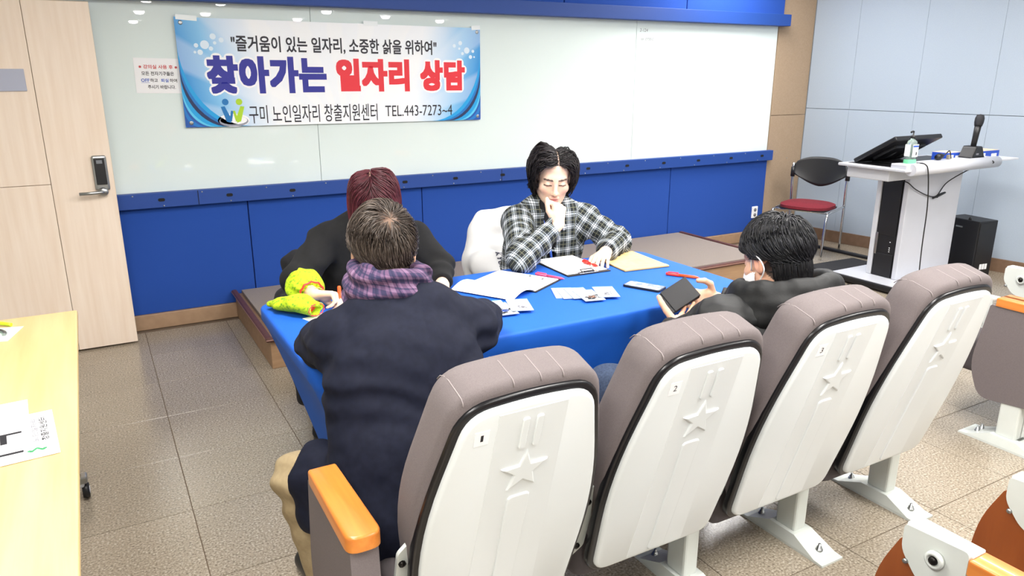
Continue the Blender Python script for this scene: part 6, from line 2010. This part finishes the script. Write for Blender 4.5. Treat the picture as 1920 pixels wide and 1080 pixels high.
def cover_back():
    O = v3(1.985, 3.36, 0); rz = R(190)
    S = Sdf((1.48, 2.96, 0.40), (2.26, 3.70, 0.98), 0.006)
    ux = nrm((math.cos(rz), math.sin(rz), 0)); uy = v3(-ux[1], ux[0], 0)      # local x and facing
    c = O - uy * 0.21
    for z0, w, r0 in ((0.60, 0.19, 0.055), (0.70, 0.19, 0.055), (0.79, 0.175, 0.05), (0.845, 0.13, 0.045), (0.52, 0.19, 0.06)):
        S.cone(c - ux * w + v3(0, 0, z0), c + ux * w + v3(0, 0, z0), r0, r0, 0.06)
    # the cloth bulges over the side of the seat
    S.cone(c + ux * 0.20 + v3(0, 0, 0.62), c + ux * 0.235 + uy * 0.16 + v3(0, 0, 0.63), 0.06, 0.075, 0.05)
    S.cone(c + ux * 0.235 + uy * 0.16 + v3(0, 0, 0.63), c + ux * 0.235 + uy * 0.30 + v3(0, 0, 0.60), 0.075, 0.05, 0.05)
    S.displace(lambda P: 0.003 * fnoise(P, 28, 2) + 0.002 * np.sin(P[:, 2] * 45 + P[:, 0] * 30))
    V, F = S.mesh(); V = smooth_mesh(V, F, 2)
    Ml = np.array([[math.cos(rz), math.sin(rz), 0], [-math.sin(rz), math.cos(rz), 0], [0, 0, 1]])
    Vl = (V - O) @ Ml.T
    cvr = np_mesh('cloth_cover', Vl, F, M_whitecloth, wc)
    # printed letters, laid onto the cloth and read downwards
    me = fit_text(text_mesh('KYUNG', 0.05, 0.0008, spacing=1.1), 0.135, 0.030)
    n = len(me.vertices); a = np.empty(n * 3, np.float32); me.vertices.foreach_get('co', a); a = a.reshape(-1, 3).astype(float)
    side = nrm((0.82, -0.57, 0)); dn = nrm((0.25, -0.1, -0.9))
    org = v3(1.695, 3.12, 0.700)
    W = org + a[:, :1] * dn + a[:, 1:2] * side
    vd = nrm(v3(-0.48, -0.84, 0.25))
    # drop each letter point onto the cloth along one direction
    D = S.D; out = W + vd * 0.16
    for _ in range(60):
        ijk = np.clip(((out - S.lo) / S.h).round().astype(int), 0, np.array(D.shape) - 1)
        d = D[ijk[:, 0], ijk[:, 1], ijk[:, 2]]
        inside = (out > S.lo).all(1) & (out < S.lo + (np.array(D.shape) - 1) * S.h).all(1)
        d = np.where(inside, np.minimum(d, 0.02), 0.02)
        out = np.where((d > 0.0055)[:, None], out - vd * np.maximum(d - 0.004, 0.002)[:, None], out)
    Wl = ((out - O) @ Ml.T).astype(np.float32)
    me.vertices.foreach_set('co', Wl.ravel()); me.update()
    mobj('printed_lettering', me, mat('navy_lettering', (40, 44, 78), 0.7), cvr)
cover_back()
bc2 = simple_chair('chair', (1.0, 3.27, 0), 184, 'dark chair draped with a black coat behind the person with burgundy hair', M_blackcloth, M_blackcloth)
def black_coat():
    S = Sdf((0.48, 2.80, 0.12), (1.36, 3.62, 0.96), 0.007)
    S.cone((0.78, 3.46, 0.74), (1.22, 3.46, 0.74), 0.06, 0.06, 0.05)
    S.cone((0.78, 3.46, 0.55), (1.22, 3.46, 0.55), 0.06, 0.06, 0.08)
    S.cone((0.78, 3.44, 0.64), (0.70, 3.22, 0.62), 0.07, 0.08, 0.06)
    S.cone((0.72, 3.22, 0.62), (0.645, 3.04, 0.655), 0.075, 0.05, 0.05)
    S.cone((0.71, 3.16, 0.56), (0.675, 3.02, 0.36), 0.07, 0.045, 0.05)
    S.cone((0.675, 3.02, 0.36), (0.68, 3.04, 0.24), 0.045, 0.04, 0.05)
    S.displace(lambda P: 0.007 * fnoise(P, 26, 9) + 0.005 * np.sin(P[:, 0] * 60 + P[:, 2] * 25))
    V, F = S.mesh(); V = smooth_mesh(V, F, 1)
    q = V - v3(1.0, 3.27, 0); a = -R(184)
    Vl = np.stack([q[:, 0] * math.cos(a) - q[:, 1] * math.sin(a), q[:, 0] * math.sin(a) + q[:, 1] * math.cos(a), q[:, 2]], 1)
    np_mesh('draped_coat', Vl, F, M_blackcloth, bc2)
black_coat()
# the second sleeve cover lying on the table
def pouch():
    o = (0.60, 2.65, TZ)
    t = empty('sleeve_cover', o); tag(t, 'lime green sleeve cover with red lining lying on the table corner', 'sleeve cover')
    S = Sdf((0.46, 2.48, 0.735), (0.76, 2.84, 0.86), 0.0036)
    S.chain([(0.525, 2.765, 0.768), (0.555, 2.72, 0.777), (0.60, 2.665, 0.787), (0.635, 2.60, 0.780)], [0.020, 0.036, 0.048, 0.040], 0.02, (0, 0, 1), 0.62)
    e = nrm((0.45, -0.85, 0.0)); c = v3(0.642, 2.585, 0.775)
    S.half(c, e)
    S.cone(c - e * 0.05, c + e * 0.03, 0.014, 0.032, 0.004, (0, 0, 1), 0.6, 's')
    S.displace(lambda P: 0.004 * fnoise(P, 70, 3) + 0.004 * np.sin((P @ np.cross(e, (0, 0, 1))) * 170) * np.exp(-(((P - c) @ e) / 0.03) ** 2))
    S.half((0, 0, TZ + 0.001), (0, 0, -1))
    V, F = S.mesh(); V = smooth_mesh(V, F, 1)
    np_mesh('fabric_tube', V, F, M_lime, t, o)
    sx = np.cross(e, (0, 0, 1))
    ln = MB().grid(lambda u, v: Vector(c - v3(o) - e * 0.025 + sx * (u - 0.5) * 0.05 + v3(0, 0, (v - 0.5) * 0.03)), 4, 3)
    ln.build('red_lining', M_redpl, t)
    hem = []
    for k in range(24):
        a = k * 2 * PI / 24
        hem.append(c - v3(o) + sx * math.cos(a) * 0.036 + v3(0, 0, 0.003 + 0.022 * math.sin(a)) + e * (0.005 * (k % 2)))
    MB().tube(hem, 0.0022, 5, closed=True).build('red_hem', M_redprint, t)
pouch()
sheet('paper', (0.665, 2.545), 0.10, 0.15, 18, 0.0015, M_white, 'white slip of paper peeking out under the lime sleeve cover', 'paper')
sheet('paper', (0.86, 2.60), 0.21, 0.297, -30, 0.0016, M_white, 'white form under the writing hand of person in black knit', 'paper', None, TZ + 0.0002)
